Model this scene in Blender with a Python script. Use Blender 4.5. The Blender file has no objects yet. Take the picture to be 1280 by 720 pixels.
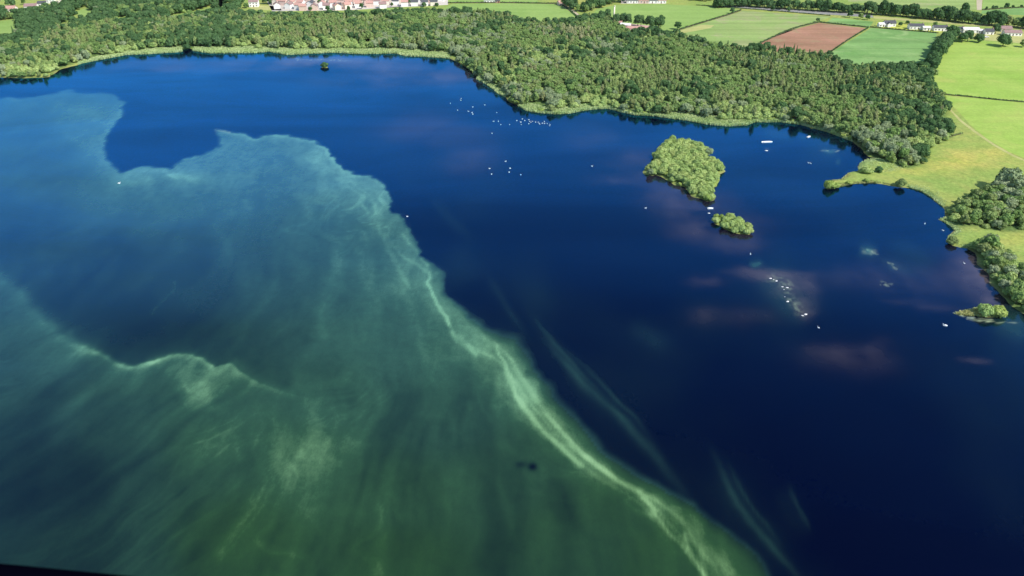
import bpy, math, random
import numpy as np
from mathutils import Vector, Matrix, Euler

random.seed(7)
rng = np.random.default_rng(11)
scene = bpy.context.scene
COL = scene.collection
HAZE = 0.000012
R = math.radians

# ------------------------------------------------------------------ camera
CAM_H, PITCH, FPX = 178.0, R(30.0), 1004.0
cam_data = bpy.data.cameras.new('camera')
cam_data.sensor_width = 36.0
cam_data.lens = 36.0 * FPX / 1280.0
cam_data.clip_start, cam_data.clip_end = 0.05, 60000.0
cam_data.dof.use_dof = True
cam_data.dof.focus_distance = 450.0
cam_data.dof.aperture_fstop = 16.0
cam = bpy.data.objects.new('camera', cam_data)
cam.location = (0, 0, CAM_H)
cam.rotation_euler = (math.pi / 2 - PITCH, 0, 0)
COL.objects.link(cam)
scene.camera = cam

# ------------------------------------------------------------------ light
SUN_EL, SUN_AZ = R(46), R(127)          # azimuth clockwise from +Y (the view direction)
world = bpy.data.worlds.new('World'); scene.world = world
world.use_nodes = True
wn = world.node_tree; wn.nodes.clear()
sky = wn.nodes.new('ShaderNodeTexSky'); sky.sky_type = 'NISHITA'
sky.sun_disc = False
sky.sun_elevation = SUN_EL; sky.sun_rotation = SUN_AZ
sky.altitude = 200; sky.air_density = 1.6; sky.dust_density = 0.6; sky.ozone_density = 4.0
bg = wn.nodes.new('ShaderNodeBackground'); bg.inputs[1].default_value = 0.12
wo = wn.nodes.new('ShaderNodeOutputWorld')
wn.links.new(sky.outputs[0], bg.inputs[0]); wn.links.new(bg.outputs[0], wo.inputs[0])
sd = bpy.data.lights.new('sun', 'SUN'); sd.energy = 4.2; sd.angle = R(0.53); sd.color = (1.0, .95, .87)
sun = bpy.data.objects.new('sun', sd); COL.objects.link(sun)
sdir = Vector((math.sin(SUN_AZ) * math.cos(SUN_EL), math.cos(SUN_AZ) * math.cos(SUN_EL), math.sin(SUN_EL)))
sun.rotation_euler = sdir.to_track_quat('Z', 'Y').to_euler()
sun.location = (300, -200, 500)
scene.view_settings.view_transform = 'Standard'
scene.view_settings.look = 'None'
scene.view_settings.exposure = 0.55
scene.view_settings.gamma = 1.0

# ------------------------------------------------------------------ survey: places read off the photograph -> ground metres
LAND = 0.8
SP, CP = math.sin(PITCH), math.cos(PITCH)
def at(px, py, z=LAND):
    u = (px - 640) / FPX; v = (360 - py) / FPX
    dx, dy, dz = u, CP + v * SP, -SP + v * CP
    t = (z - CAM_H) / dz
    return (dx * t, dy * t)
def poly(pts, z=LAND): return [at(x, y, z) for x, y in pts]
def chart(X, Y, z=0.0):
    X = np.asarray(X, float); Y = np.asarray(Y, float)
    Z = z - CAM_H
    depth = np.maximum(Y * CP - Z * SP, 20.0)
    up = Y * SP + Z * CP
    return 640 + FPX * X / depth, 360 - FPX * up / depth

# ------------------------------------------------------------------ number helpers
def gnoise(x, y, seed=0):
    xi = np.floor(x).astype(np.int64); yi = np.floor(y).astype(np.int64)
    xf = x - xi; yf = y - yi
    def g(ix, iy, fx, fy):
        h = (ix * 374761393 + iy * 668265263 + seed * 974634777) & 0xffffffff
        h = ((h ^ (h >> 13)) * 1274126177) & 0xffffffff
        h = h ^ (h >> 16)
        a = (h & 0xffff) / 65535.0 * 2 * np.pi
        return np.cos(a) * fx + np.sin(a) * fy
    u = xf * xf * xf * (xf * (xf * 6 - 15) + 10); v = yf * yf * yf * (yf * (yf * 6 - 15) + 10)
    a = g(xi, yi, xf, yf); b = g(xi + 1, yi, xf - 1, yf)
    c = g(xi, yi + 1, xf, yf - 1); d = g(xi + 1, yi + 1, xf - 1, yf - 1)
    return ((a * (1 - u) + b * u) * (1 - v) + (c * (1 - u) + d * u) * v) * 1.5
def fbm(x, y, oct=4, seed=0, gain=.5):
    s = 0; a = 1.0; t = 0
    for i in range(oct):
        s = s + a * gnoise(x * 2 ** i, y * 2 ** i, seed + i * 17); t += a; a *= gain
    return s / t
def seg_dist(X, Y, pts, closed=False):
    d = np.full(X.shape, 1e9)
    n = len(pts)
    for i in range(n if closed else n - 1):
        ax, ay = pts[i]; bx, by = pts[(i + 1) % n]
        vx, vy = bx - ax, by - ay
        L = vx * vx + vy * vy + 1e-12
        t = np.clip(((X - ax) * vx + (Y - ay) * vy) / L, 0, 1)
        d = np.minimum(d, (X - ax - t * vx) ** 2 + (Y - ay - t * vy) ** 2)
    return np.sqrt(d)
def path_dist(X, Y, pts, ends=.25):
    """distance to a path and a factor that fades towards both its ends"""
    d = np.full(X.shape, 1e18); along = np.zeros(X.shape)
    Ls = [math.hypot(b[0] - a[0], b[1] - a[1]) for a, b in zip(pts[:-1], pts[1:])]; tot = sum(Ls); acc = 0
    for (ax, ay), (bx, by), L in zip(pts[:-1], pts[1:], Ls):
        vx, vy = bx - ax, by - ay
        t = np.clip(((X - ax) * vx + (Y - ay) * vy) / (L * L + 1e-12), 0, 1)
        q = (X - ax - t * vx) ** 2 + (Y - ay - t * vy) ** 2
        m = q < d; d = np.where(m, q, d); along = np.where(m, (acc + t * L) / tot, along); acc += L
    return np.sqrt(d), sstep(0, ends, along) * sstep(0, ends, 1 - along)
def inside(X, Y, pts):
    r = np.zeros(X.shape, bool); n = len(pts)
    for i in range(n):
        ax, ay = pts[i]; bx, by = pts[(i + 1) % n]
        if ay == by: continue
        c = (ay > Y) != (by > Y)
        r ^= c & (X < (bx - ax) * (Y - ay) / (by - ay) + ax)
    return r
def sdf(X, Y, pts):
    d = seg_dist(X, Y, pts, True)
    return np.where(inside(X, Y, pts), -d, d)
def sstep(a, b, x):
    t = np.clip((x - a) / (b - a + 0.0), 0, 1); return t * t * (3 - 2 * t)

# ------------------------------------------------------------------ object helpers
def mesh_from(name, V, F, mats=(), smooth=False):
    me = bpy.data.meshes.new(name)
    V = np.asarray(V, np.float32); F = np.asarray(F, np.int32)
    k = F.shape[1]
    me.vertices.add(len(V)); me.vertices.foreach_set('co', V.ravel())
    me.loops.add(F.size); me.loops.foreach_set('vertex_index', F.ravel())
    me.polygons.add(len(F))
    me.polygons.foreach_set('loop_start', np.arange(0, F.size, k, dtype=np.int32))
    try: me.polygons.foreach_set('loop_total', np.full(len(F), k, np.int32))
    except Exception: pass
    if smooth: me.polygons.foreach_set('use_smooth', np.ones(len(F), bool))
    me.update(calc_edges=True); me.validate()
    for m in mats: me.materials.append(m)
    return me
def link(name, me, parent=None, loc=None, rot=None, scl=None):
    o = bpy.data.objects.new(name, me); COL.objects.link(o)
    if parent is not None: o.parent = parent
    if loc is not None: o.location = loc
    if rot is not None: o.rotation_euler = rot
    if scl is not None: o.scale = (scl,) * 3 if isinstance(scl, (int, float)) else scl
    return o
def tag(o, label=None, cat=None, group=None, kind=None):
    if label: o['label'] = label
    if cat: o['category'] = cat
    if group: o['group'] = group
    if kind: o['kind'] = kind
    return o
class MB:
    """collects pieces of one part as polygons"""
    def __init__(s): s.V = []; s.F = []
    def add(s, V, F):
        b = len(s.V); s.V += [tuple(v) for v in V]; s.F += [tuple(i + b for i in f) for f in F]
    def box(s, cx, cy, z0, sx, sy, sz, rz=0):
        c, q = math.cos(rz), math.sin(rz); V = []
        for z in (z0, z0 + sz):
            for x, y in ((-1, -1), (1, -1), (1, 1), (-1, 1)):
                x *= sx / 2; y *= sy / 2
                V.append((cx + x * c - y * q, cy + x * q + y * c, z))
        s.add(V, [(3, 2, 1, 0), (4, 5, 6, 7), (0, 1, 5, 4), (1, 2, 6, 5), (2, 3, 7, 6), (3, 0, 4, 7)])
    def tube(s, pts, rad, n=6, cap=True):
        rings = []
        for i, p in enumerate(pts):
            p = Vector(p)
            d = (Vector(pts[min(i + 1, len(pts) - 1)]) - Vector(pts[max(i - 1, 0)])).normalized()
            a = d.orthogonal().normalized(); b = d.cross(a)
            rings.append([p + (a * math.cos(t) + b * math.sin(t)) * rad[i] for t in [2 * math.pi * k / n for k in range(n)]])
        V = [v for r in rings for v in r]; F = []
        for i in range(len(pts) - 1):
            for k in range(n):
                F.append((i * n + k, i * n + (k + 1) % n, (i + 1) * n + (k + 1) % n, (i + 1) * n + k))
        if cap: F += [tuple(range(n - 1, -1, -1)), tuple((len(pts) - 1) * n + k for k in range(n))]
        s.add(V, F)
    def mesh(s, name, mats=(), smooth=False):
        me = bpy.data.meshes.new(name); me.from_pydata(s.V, [], s.F); me.update()
        for m in mats: me.materials.append(m)
        if smooth:
            for p in me.polygons: p.use_smooth = True
        return me

# ------------------------------------------------------------------ materials
class NT:
    def __init__(s, name):
        s.m = bpy.data.materials.new(name); s.m.use_nodes = True
        s.t = s.m.node_tree; s.t.nodes.clear()
        s.out = s.t.nodes.new('ShaderNodeOutputMaterial')
    def n(s, typ, **kw):
        nd = s.t.nodes.new(typ)
        for k, v in kw.items():
            if k.startswith('i_'):
                k = k[2:]; nd.inputs[int(k) if k.isdigit() else k.replace('_', ' ')].default_value = v
            else: setattr(nd, k, v)
        return nd
    def l(s, a, b): s.t.links.new(a, b)
    def coords(s, scale=(1, 1, 1), rot=(0, 0, 0), src='Object'):
        tc = s.n('ShaderNodeTexCoord'); mp = s.n('ShaderNodeMapping')
        mp.inputs['Scale'].default_value = scale; mp.inputs['Rotation'].default_value = rot
        s.l(tc.outputs[src], mp.inputs[0]); return mp.outputs[0]
    def noise(s, vec, scale, detail=4, rough=.55, dist=0.0):
        nd = s.n('ShaderNodeTexNoise'); nd.inputs['Scale'].default_value = scale
        nd.inputs['Detail'].default_value = detail; nd.inputs['Roughness'].default_value = rough
        nd.inputs['Distortion'].default_value = dist
        s.l(vec, nd.inputs['Vector']); return nd.outputs['Fac']
    def ramp(s, fac, stops):
        nd = s.n('ShaderNodeValToRGB'); cr = nd.color_ramp
        while len(cr.elements) < len(stops): cr.elements.new(.5)
        for e, (p, c) in zip(cr.elements, stops): e.position = p; e.color = (*c, 1)
        s.l(fac, nd.inputs[0]); return nd.outputs[0]
    def mix(s, fac, a, b, mode='MIX'):
        nd = s.n('ShaderNodeMix', data_type='RGBA', blend_type=mode)
        for val, key in ((fac, 0), (a, 6), (b, 7)):
            if hasattr(val, 'default_value') and hasattr(val, 'links'): s.l(val, nd.inputs[key])
            elif key == 0: nd.inputs[0].default_value = val
            else: nd.inputs[key].default_value = (*val, 1)
        return nd.outputs[2]
    def math(s, op, a, b=0.0, clamp=False):
        nd = s.n('ShaderNodeMath', operation=op, use_clamp=clamp)
        for i, val in enumerate((a, b)):
            if hasattr(val, 'links'): s.l(val, nd.inputs[i])
            else: nd.inputs[i].default_value = val
        return nd.outputs[0]
    def attr(s, name): return s.n('ShaderNodeAttribute', attribute_name=name).outputs['Fac']
    def bump(s, h, strength, dist):
        nd = s.n('ShaderNodeBump'); nd.inputs['Strength'].default_value = strength; nd.inputs['Distance'].default_value = dist
        s.l(h, nd.inputs['Height']); return nd.outputs[0]
    def finish(s, color, rough=.9, spec=.2, normal=None):
        b = s.n('ShaderNodeBsdfPrincipled'); b.inputs['Roughness'].default_value = rough
        b.inputs['Specular IOR Level'].default_value = spec
        if hasattr(color, 'links'): s.l(color, b.inputs['Base Color'])
        else: b.inputs['Base Color'].default_value = (*color, 1)
        if normal is not None: s.l(normal, b.inputs['Normal'])
        s.l(b.outputs[0], s.out.inputs[0]); return s.m

def plain(name, c, var=.25, scale=1.5, rough=.85, spec=.2):
    t = NT(name); v = t.coords()
    f = t.noise(v, scale, 4)
    lo = tuple(x * (1 - var) for x in c); hi = tuple(min(1, x * (1 + var)) for x in c)
    return t.finish(t.ramp(f, [(.3, lo), (.7, hi)]), rough, spec)

def foliage_mat(name, dark, light, yellow=None, vr=1.0):
    t = NT(name)
    oi = t.n('ShaderNodeObjectInfo').outputs['Random']
    v = t.coords()
    n1 = t.noise(v, .55, 3, .6); n2 = t.noise(v, 2.6, 2, .6)
    f = t.math('ADD', t.math('MULTIPLY', n1, .6), t.math('MULTIPLY', n2, .4))
    c = t.ramp(f, [(.36, dark), (.62, light)])
    # every tree its own shade
    k = t.ramp(oi, [(q, tuple(1 + (c_ - 1) * vr for c_ in c3)) for q, c3 in ((0, (.72, .77, .72)), (.35, (.93, .97, .88)), (.7, (1.08, 1.05, .97)), (1, (1.22, 1.15, 1.15)))])
    c = t.mix(1.0, c, k, 'MULTIPLY')
    if yellow:
        r2 = t.math('FRACT', t.math('MULTIPLY', oi, 17.31))
        c = t.mix(t.math('MULTIPLY', t.math('POWER', r2, 3.0), .7), c, yellow)
    b = t.n('ShaderNodeBsdfDiffuse'); t.l(c, b.inputs[0])
    tr = t.n('ShaderNodeBsdfTranslucent'); t.l(t.mix(1.0, c, (1.0, 1.05, .5), 'MULTIPLY'), tr.inputs[0])
    mx = t.n('ShaderNodeMixShader'); mx.inputs[0].default_value = .22
    t.l(b.outputs[0], mx.inputs[1]); t.l(tr.outputs[0], mx.inputs[2])
    t.l(mx.outputs[0], t.out.inputs[0]); return t.m

M = {}
M['alder'] = foliage_mat('alder_leaves', (.13, .215, .072), (.26, .385, .135), (.26, .28, .12))
M['willow'] = foliage_mat('willow_leaves', (.235, .335, .11), (.41, .52, .205), (.36, .41, .15), .9)
M['grey'] = foliage_mat('grey_willow_leaves', (.17, .225, .12), (.34, .41, .25), (.30, .37, .20), .8)
M['oak'] = foliage_mat('oak_leaves', (.045, .098, .042), (.12, .215, .09))
M['birch'] = foliage_mat('birch_leaves', (.155, .23, .08), (.30, .40, .155), (.30, .29, .16))
M['dry'] = foliage_mat('thin_birch_leaves', (.24, .27, .13), (.40, .42, .24), (.42, .40, .24), .8)
M['pale'] = foliage_mat('pale_bush_leaves', (.22, .31, .08), (.40, .48, .16))
M['bark'] = plain('bark', (.11, .085, .06), .4, 3)
M['palebark'] = plain('pale_bark', (.33, .30, .25), .3, 3)

# ------------------------------------------------------------------ the shore
SHORE = [(0,97),(30,98),(62,96.5),(67,93),(75,87),(100,81),(104,78),(125,74.5),(157,68),(175,67.5),(200,66),(225,64.5),(234,60),(243,63),(265,66),(320,65.5),(337,64),
 (360,68),(417,65),(455,67),(495,66),(507,69.5),(525,70),(562,72.5),(573,78),(589,88),(596,98),(611,107),(622,116),(632,121),(636,127),(649,133),
 (658,138),(671,140),(693,142),(713,141),(729,137.5),(744,135.5),(758,135.5),(775,139),(793,143),(820,144.5),(858,149.5),(884,155),(909,157),(933,156),
 (944,152),(975,151.5),(1000,155),(1013,160.5),(1033,164),(1041,168),(1065,176),(1075,184),(1084,196),(1098,199),(1084,200),(1075.5,204),(1073,214),(1061,215),
 (1054,219.5),(1052,224),(1037,226),(1028,232.5),(1033,236.5),(1044,236),(1050,232),(1072,229.5),(1090,228),(1109,231.5),(1116,233),(1140,236),(1153,240),
 (1166,248),(1179,259),(1182,270),(1173,274),(1187,282),(1194.5,289),(1184,295),(1182,302),(1190,308),(1208,311),(1219,316),(1223.5,331),(1235,341),
 (1237,354),(1251,368),(1263,382),(1280,393)]
lake = [(-2600, 250), (-1500, 560), (-800, 640), (-560, 655)] + poly(SHORE, 0) + [(300, 255), (420, 150), (700, -50), (1100, -600), (900, -1500), (-1200, -1900), (-2600, -900)]
ISLE = [(804,218),(815,220),(820,219),(826,221),(836,227),(843,233),(856,234),(860,240),(866,246),(876,248),(884,252),(893,250),(893,243),(890,236),(897,233),(901,225),(898,219),(908,214),(900,208),(888,201),(884,192),(876,184),(860,180),(845,175),(826,180),(817,194),(817,207),(810,209),(804,213)]
ISLE2 = [(890,271),(905,271),(922,276),(938,287),(938,294),(922,293),(904,287),(893,279)]
ISLE3 = [(1193,392),(1207,389),(1220,386),(1236,383),(1253,384),(1257,390),(1246,397),(1223,395.5),(1204,394.5)]
ISLE4 = [(401,82),(406,80),(411,82),(411,85),(402,85)]
isles = [poly(p, 0) for p in (ISLE, ISLE2, ISLE3, ISLE4)]
def land_dist(X, Y):
    d = sdf(X, Y, lake)
    for p in isles: d = np.maximum(d, -sdf(X, Y, p))
    return d

def grow(a, b, step, far, n):
    core = np.arange(a, b + step / 2, step)
    g = np.geomspace(step, far, n)
    return np.concatenate([(a - np.cumsum(g))[::-1], core, core[-1] + np.cumsum(g)])
def multi(breaks, steps, far, n):
    parts = []
    for (a, b), s in zip(zip(breaks[:-1], breaks[1:]), steps): parts.append(np.arange(a, b, s))
    core = np.concatenate(parts + [[breaks[-1]]])
    gl = np.geomspace(steps[0], far, n); gr = np.geomspace(steps[-1], far, n)
    return np.concatenate([(core[0] - np.cumsum(gl))[::-1], core, core[-1] + np.cumsum(gr)])
def sheet(name, xs, ys, zf, mats, smooth=True):
    X, Y = np.meshgrid(xs, ys)
    Z = zf(X, Y)
    V = np.stack([X.ravel(), Y.ravel(), Z.ravel()], 1)
    nx, ny = len(xs), len(ys)
    i = (np.arange(ny - 1)[:, None] * nx + np.arange(nx - 1)[None]).ravel()
    F = np.stack([i, i + 1, i + nx + 1, i + nx], 1)
    return mesh_from(name, V, F, mats, smooth), X.ravel(), Y.ravel()
def set_attr(me, name, vals):
    a = me.attributes.new(name, 'FLOAT', 'POINT'); a.data.foreach_set('value', np.asarray(vals, np.float32).ravel())

# ------------------------------------------------------------------ woodland outlines (base of the trees)
WOOD_MAIN = [(-40,94),(0,93),(60,92),(70,87),(95,78),(125,71),(160,64),(200,61),(240,59),(300,60),(360,62),(420,61),(480,61),(520,64),(560,66),(575,73),(592,88),(603,100),
 (625,110),(638,122),(650,131.5),(660,132),(672,133),(690,138.5),(715,138),(726,133),(742,133),(775,137),(795,140.5),(820,142.5),(838,144),(860,144.5),(905,150),(925,149),(944,149.5),(975,149.5),(1005,154),(1035,162.5),(1062,172),(1075,181),(1086,193),
 (1110,197),(1130,204),(1150,208),(1158,198),(1160,185),(1175,178),(1190,172),(1188,158),(1180,150),(1184,140),(1178,127),(1168,120),(1164,108),(1167,98),(1160,90),(1140,86),(1100,88),(1070,89),
 (1050,84),(1030,74),(1000,70),(960,65),(920,64),(885,60),(868,52),(845,47),(820,45),(800,42),(780,34),(760,27),(735,26),(716,30),(680,33),(650,29),(635,24),(610,20),(560,18),(520,18),(470,20),
 (440,22),(400,22),(350,23),(320,22),(290,18),(262,18),(235,26),(205,26),(180,30),(160,31),(150,24),(120,30),(85,32),(60,32),(40,42),(20,50),(0,52),(-40,55)]
COPSE = [(1186,280),(1183,266),(1190,256),(1212,244),(1240,236),(1262,232),(1300,238),(1360,262),(1360,292),(1300,286),(1265,290),(1240,288),(1220,283),(1200,284)]
STRIP = [(1216,312),(1208,306),(1222,302),(1246,306),(1262,318),(1275,340),(1300,356),(1350,390),(1330,420),(1282,390),(1266,380),(1255,368),(1241,354),(1239,341),(1227,331),(1222,316)]
HEAD = [(1078,185),(1060,172),(1080,165),(1110,165),(1130,178),(1142,196),(1152,206),(1135,211),(1110,203),(1092,197)]
P_MAIN, P_COPSE, P_STRIP, P_HEAD = poly(WOOD_MAIN), poly(COPSE), poly(STRIP), poly(HEAD)

# ------------------------------------------------------------------ ground
def ground_mat():
    t = NT('meadow_ground')
    v = t.coords()
    big = t.noise(v, .012, 5, .6, .4); mid = t.noise(v, .06, 5, .62, .5); fine = t.noise(v, .55, 4, .65)
    c = t.ramp(big, [(.35, (.18, .27, .065)), (.5, (.225, .30, .075)), (.62, (.29, .31, .085))])
    c = t.mix(t.math('MULTIPLY', t.ramp(mid, [(.45, (0, 0, 0)), (.7, (1, 1, 1))]), .55), c, (.30, .29, .09))
    c = t.mix(t.attr('straw'), c, t.ramp(mid, [(.35, (.30, .32, .07)), (.6, (.42, .36, .10))]))
    c = t.mix(1.0, c, t.ramp(fine, [(.3, (.68, .72, .7)), (.7, (1.22, 1.2, 1.15))]), 'MULTIPLY')
    c = t.mix(t.attr('wood_floor'), c, t.ramp(fine, [(.35, (.06, .10, .03)), (.65, (.13, .20, .06))]))
    c = t.mix(t.attr('mud'), c, t.ramp(mid, [(.35, (.07, .05, .03)), (.65, (.20, .17, .10))]))
    return t.finish(c, .95, .05, t.bump(fine, .6, .3))
gxs = multi([-760, -60, 330, 760], [4.0, 2.0, 4.0], 4000, 16)
gys = multi([120, 240, 560, 1150], [6.0, 2.0, 4.0], 4000, 16)
def gz(X, Y):
    wob = fbm(X * .05, Y * .05, 3, 5) * 2.2 + fbm(X * .25, Y * .25, 2, 9) * .8
    d = land_dist(X, Y) + wob * np.clip((Y - 150) / 200, 0, 1)
    h = np.where(d > 0, np.minimum(d * .22, LAND), np.maximum(d * .3, -3.0))
    return h
me, gX, gY = sheet('ground', gxs, gys, gz, [ground_mat()])
wf = np.zeros(gX.shape)
for p in (P_MAIN, P_COPSE, P_STRIP, P_HEAD): wf = np.maximum(wf, 1 - sstep(-3, 3, sdf(gX, gY, p)))
for p in isles[:2]: wf = np.maximum(wf, 1 - sstep(-4, -1, sdf(gX, gY, p)))
set_attr(me, 'wood_floor', wf)
cx, cy = chart(gX, gY, LAND)
straw = np.exp(-((cx - 1205) / 55) ** 2 - ((cy - 202) / 13) ** 2) + .7 * np.exp(-((cx - 1150) / 40) ** 2 - ((cy - 214) / 6) ** 2) + .6 * np.exp(-((cx - 1235) / 40) ** 2 - ((cy - 187) / 8) ** 2) + .5 * np.exp(-((cx - 1270) / 25) ** 2 - ((cy - 300) / 9) ** 2)
straw = np.maximum(straw, 1.2 * (sdf(gX, gY, isles[2]) < 3))
set_attr(me, 'straw', np.clip(straw * (.8 + .8 * fbm(gX * .05, gY * .05, 3, 3)), 0, 1))
gd = land_dist(gX, gY)
set_attr(me, 'mud', (1 - sstep(-.5, 1.6, gd)) * .8 + 0 * gd)
ground = tag(link('ground', me), kind='structure')

# ------------------------------------------------------------------ water
BLOOM = [(-400,128),(0,124),(45,122),(88,114),(105,116),(140,118),(156,129),(150,140),(147,152),(135,165),(130,182),(133,196),(141,210),(150,219),(160,213),(172,210),(190,209),(205,210),
 (218,212),(224,203),(240,194),(262,188),(274,183),(278,174),(271,163),(285,165),(302,168),(315,174),(330,170),(348,169),(365,171),(376,174),(392,176),(405,183),(411,190),(420,202),(430,212),(445,217),(462,221),(478,232),(486,248),(486,262),(500,270),(510,288),
 (520,302),(530,320),(545,335),(553,352),(555,365),(568,380),(588,398),(608,412),(628,421),(645,424),(656,440),(664,462),(680,482),(688,500),(704,515),(728,540),(752,566),(784,587),(808,600),(840,618),(868,634),(890,652),(912,672),(930,690),(944,704),
 (975,745),(1050,830),(1300,1300),(1300,3000),(-2500,3000),(-2500,128)]
D_PTS = [(20,140,.42),(100,130,.50),(60,220,.36),(140,170,.55),(140,230,.50),(40,300,.28),(150,330,.27),(100,380,.22),(60,425,.42),(0,440,.36),(0,500,.33),(180,400,.18),(230,400,.22),(200,225,.62),(200,262,.52),
 (240,300,.32),(270,370,.25),(230,340,.26),(300,200,.62),(340,220,.55),(400,200,.68),(430,240,.62),(470,250,.66),(390,300,.50),(460,330,.55),(510,340,.60),(350,260,.50),(300,260,.50),(290,310,.38),(350,300,.42),(330,350,.38),(350,400,.38),(300,420,.34),
 (420,400,.52),(500,420,.46),(470,460,.46),(550,430,.56),(590,430,.66),(600,480,.52),(560,500,.46),(430,480,.50),(250,480,.62),(300,500,.55),(200,500,.40),(120,520,.33),(30,540,.22),(30,620,.18),(100,600,.2),(180,600,.40),(250,560,.58),(300,600,.48),(330,540,.55),
 (380,560,.56),(450,600,.46),(550,600,.44),(620,540,.44),(660,560,.42),(650,620,.36),(720,620,.42),(600,680,.36),(450,690,.42),(300,690,.46),(200,690,.40),(60,680,.24),(770,640,.38),(800,690,.38),(700,690,.38),(600,860,.36),(200,860,.35)]
G_PTS = [(60,160,.0),(250,220,.10),(420,230,.18),(60,300,.0),(250,330,.05),(400,330,.28),(500,330,.32),(60,430,.22),(150,450,.5),(230,450,.6),(280,490,.68),(400,400,.36),(500,420,.36),(560,430,.5),(640,450,.66),(400,500,.62),(30,520,.22),(30,600,.30),
 (150,560,.5),(250,560,.75),(380,560,.80),(300,680,1),(120,690,.6),(500,620,.85),(560,520,.60),(620,600,.78),(720,540,.85),(700,680,.9),(800,620,.95),(880,690,1.1),(500,700,1.0),(700,900,1)]
RIDGES = [  # width, strength, path
 (2.2,.24,[(478,282),(486,300),(500,318),(520,330),(534,342),(536,358),(544,376),(556,398),(566,416),(580,430),(600,440),(618,448),(630,462),(640,480),(650,502),(662,522),(680,543),(702,562),(728,582),(752,598),(780,614),(806,634),(822,652),(836,668)]),
 (2.6,.34,[(600,420),(622,432),(640,450),(655,474),(668,498),(684,522),(708,548),(734,571),(760,590),(790,606),(818,622),(842,640),(858,658),(872,682),(890,708),(905,735)]),
 (1.6,.22,[(612,440),(640,470),(662,506),(690,540),(722,566),(756,588),(796,616),(826,640),(850,672),(874,705)]),
 (12,.14,[(478,270),(500,300),(530,335),(545,370),(575,400),(615,430),(650,470),(690,530),(740,575)]),
 (2.6,.34,[(270,162),(285,165),(302,168),(315,174),(330,170),(348,169),(365,171),(376,174),(392,177),(405,184),(411,192),(420,203),(430,213),(445,218),(462,222)]),
 (7,.18,[(156,129),(147,152),(133,168),(127,185),(131,205),(146,222),(165,228),(200,222)]),
 (4,.28,[(150,221),(162,215),(180,212),(200,213),(215,218),(235,222),(255,224)]),(1.8,.3,[(203,211),(212,218),(222,225)]),(1.8,.22,[(236,198),(246,193)]),
 (3,.15,[(0,124),(20,124),(45,122)]),(9,.16,[(395,190),(402,215),(402,245),(403,262)]),(6,.12,[(412,200),(435,222),(470,250),(478,280)]),
 (3.2,.24,[(472,275),(480,300),(487,315),(500,335),(513,365)]),(1.8,.30,[(500,290),(512,304),(526,318),(536,335)]),(2.0,.62,[(536,334),(535,352),(540,368),(550,384),(558,398),(562,412)]),
 (8,.20,[(545,350),(560,375),(590,402),(625,428)]),(2.4,.25,[(562,412),(572,428),(588,438),(598,445)]),(2.4,.22,[(570,415),(585,430),(598,448)]),
 (2.2,.58,[(618,425),(622,440),(634,462),(643,480),(645,497),(655,512)]),(4.0,.50,[(645,490),(655,512),(668,530),(685,547),(705,562),(720,575),(735,588)]),
 (2.4,.40,[(672,512),(690,530),(710,550),(728,568),(745,582),(765,596)]),(3.0,.55,[(725,565),(748,582),(772,600),(795,612),(810,628),(824,645)]),
 (20,.36,[(640,440),(655,475),(675,510),(700,538),(735,565),(770,588),(810,612),(845,640),(870,680),(900,730),(940,800)]),
 (2.2,.44,[(795,610),(808,620),(816,632)]),(2.4,.5,[(815,635),(826,650),(836,668),(848,678),(858,690),(868,704),(882,722),(900,745)]),(2.2,.4,[(855,662),(857,680),(868,698),(885,725)]),
 (3.5,.22,[(780,620),(790,635),(800,640),(820,645)]),(2.5,.20,[(825,612),(845,632),(862,640),(875,655),(882,672)]),(5,.22,[(890,690),(905,708),(925,735)]),(7,.28,[(875,670),(895,705),(915,740)]),
 (2.5,.18,[(918,668),(932,684),(940,698)]),(2.4,.20,[(868,640),(885,655)]),
 (12,.22,[(-20,325),(10,350),(40,385),(70,412),(100,432),(130,447)]),(5,.22,[(85,408),(95,425),(120,440),(140,450)]),(3.4,.45,[(110,438),(135,448),(150,456),(166,459),(185,454),(205,448)]),
 (3.4,.62,[(180,454),(200,448),(220,443),(236,442),(252,447),(262,455),(270,461)]),(14,.20,[(205,462),(225,470),(243,490),(258,520)]),(2,.3,[(230,480),(236,490)]),(8,.2,[(255,470),(262,500),(262,520)]),
 (6,.24,[(292,450),(305,462),(322,474),(345,486),(372,492)]),(3,.16,[(280,462),(300,448)]),
 (5,.12,[(340,345),(345,362),(330,380),(310,400),(295,430)]),(2,.16,[(219,348),(217,362),(206,374),(192,386),(190,396)]),(5,.10,[(262,275),(284,300),(288,325)]),
 (3,.12,[(304,248),(313,265)]),(7,.10,[(425,300),(412,345),(395,430),(380,455)]),(12,.08,[(240,300),(150,370)]),(8,.12,[(118,470),(90,520),(60,560)]),
 (7,.14,[(310,510),(270,560),(220,610),(140,670)]),(6,.10,[(290,545),(305,580),(285,625)]),(6,.10,[(620,590),(630,620),(640,660)]),(5,.10,[(545,560),(560,610)]),(3,.14,[(585,500),(590,515)]),(8,.10,[(265,695),(280,690)]),
 (7,-.10,[(300,505),(260,575),(200,640)]),(5,-.10,[(238,480),(215,505)]),(14,-.12,[(600,480),(610,520),(625,560)]),(9,-.10,[(710,610),(705,660)]),(12,-.08,[(560,450),(590,480)]),(3,.16,[(598,486),(604,510),(612,532)]),(5,.12,[(556,505),(566,530),(570,560)]),(4,.14,[(622,575),(626,600),(636,630),(640,665)]),(14,-.12,[(640,520),(648,560),(652,600)]),(10,-.10,[(700,590),(712,630),(716,680)]),(5,.12,[(505,570),(512,600)]),
]
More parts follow.
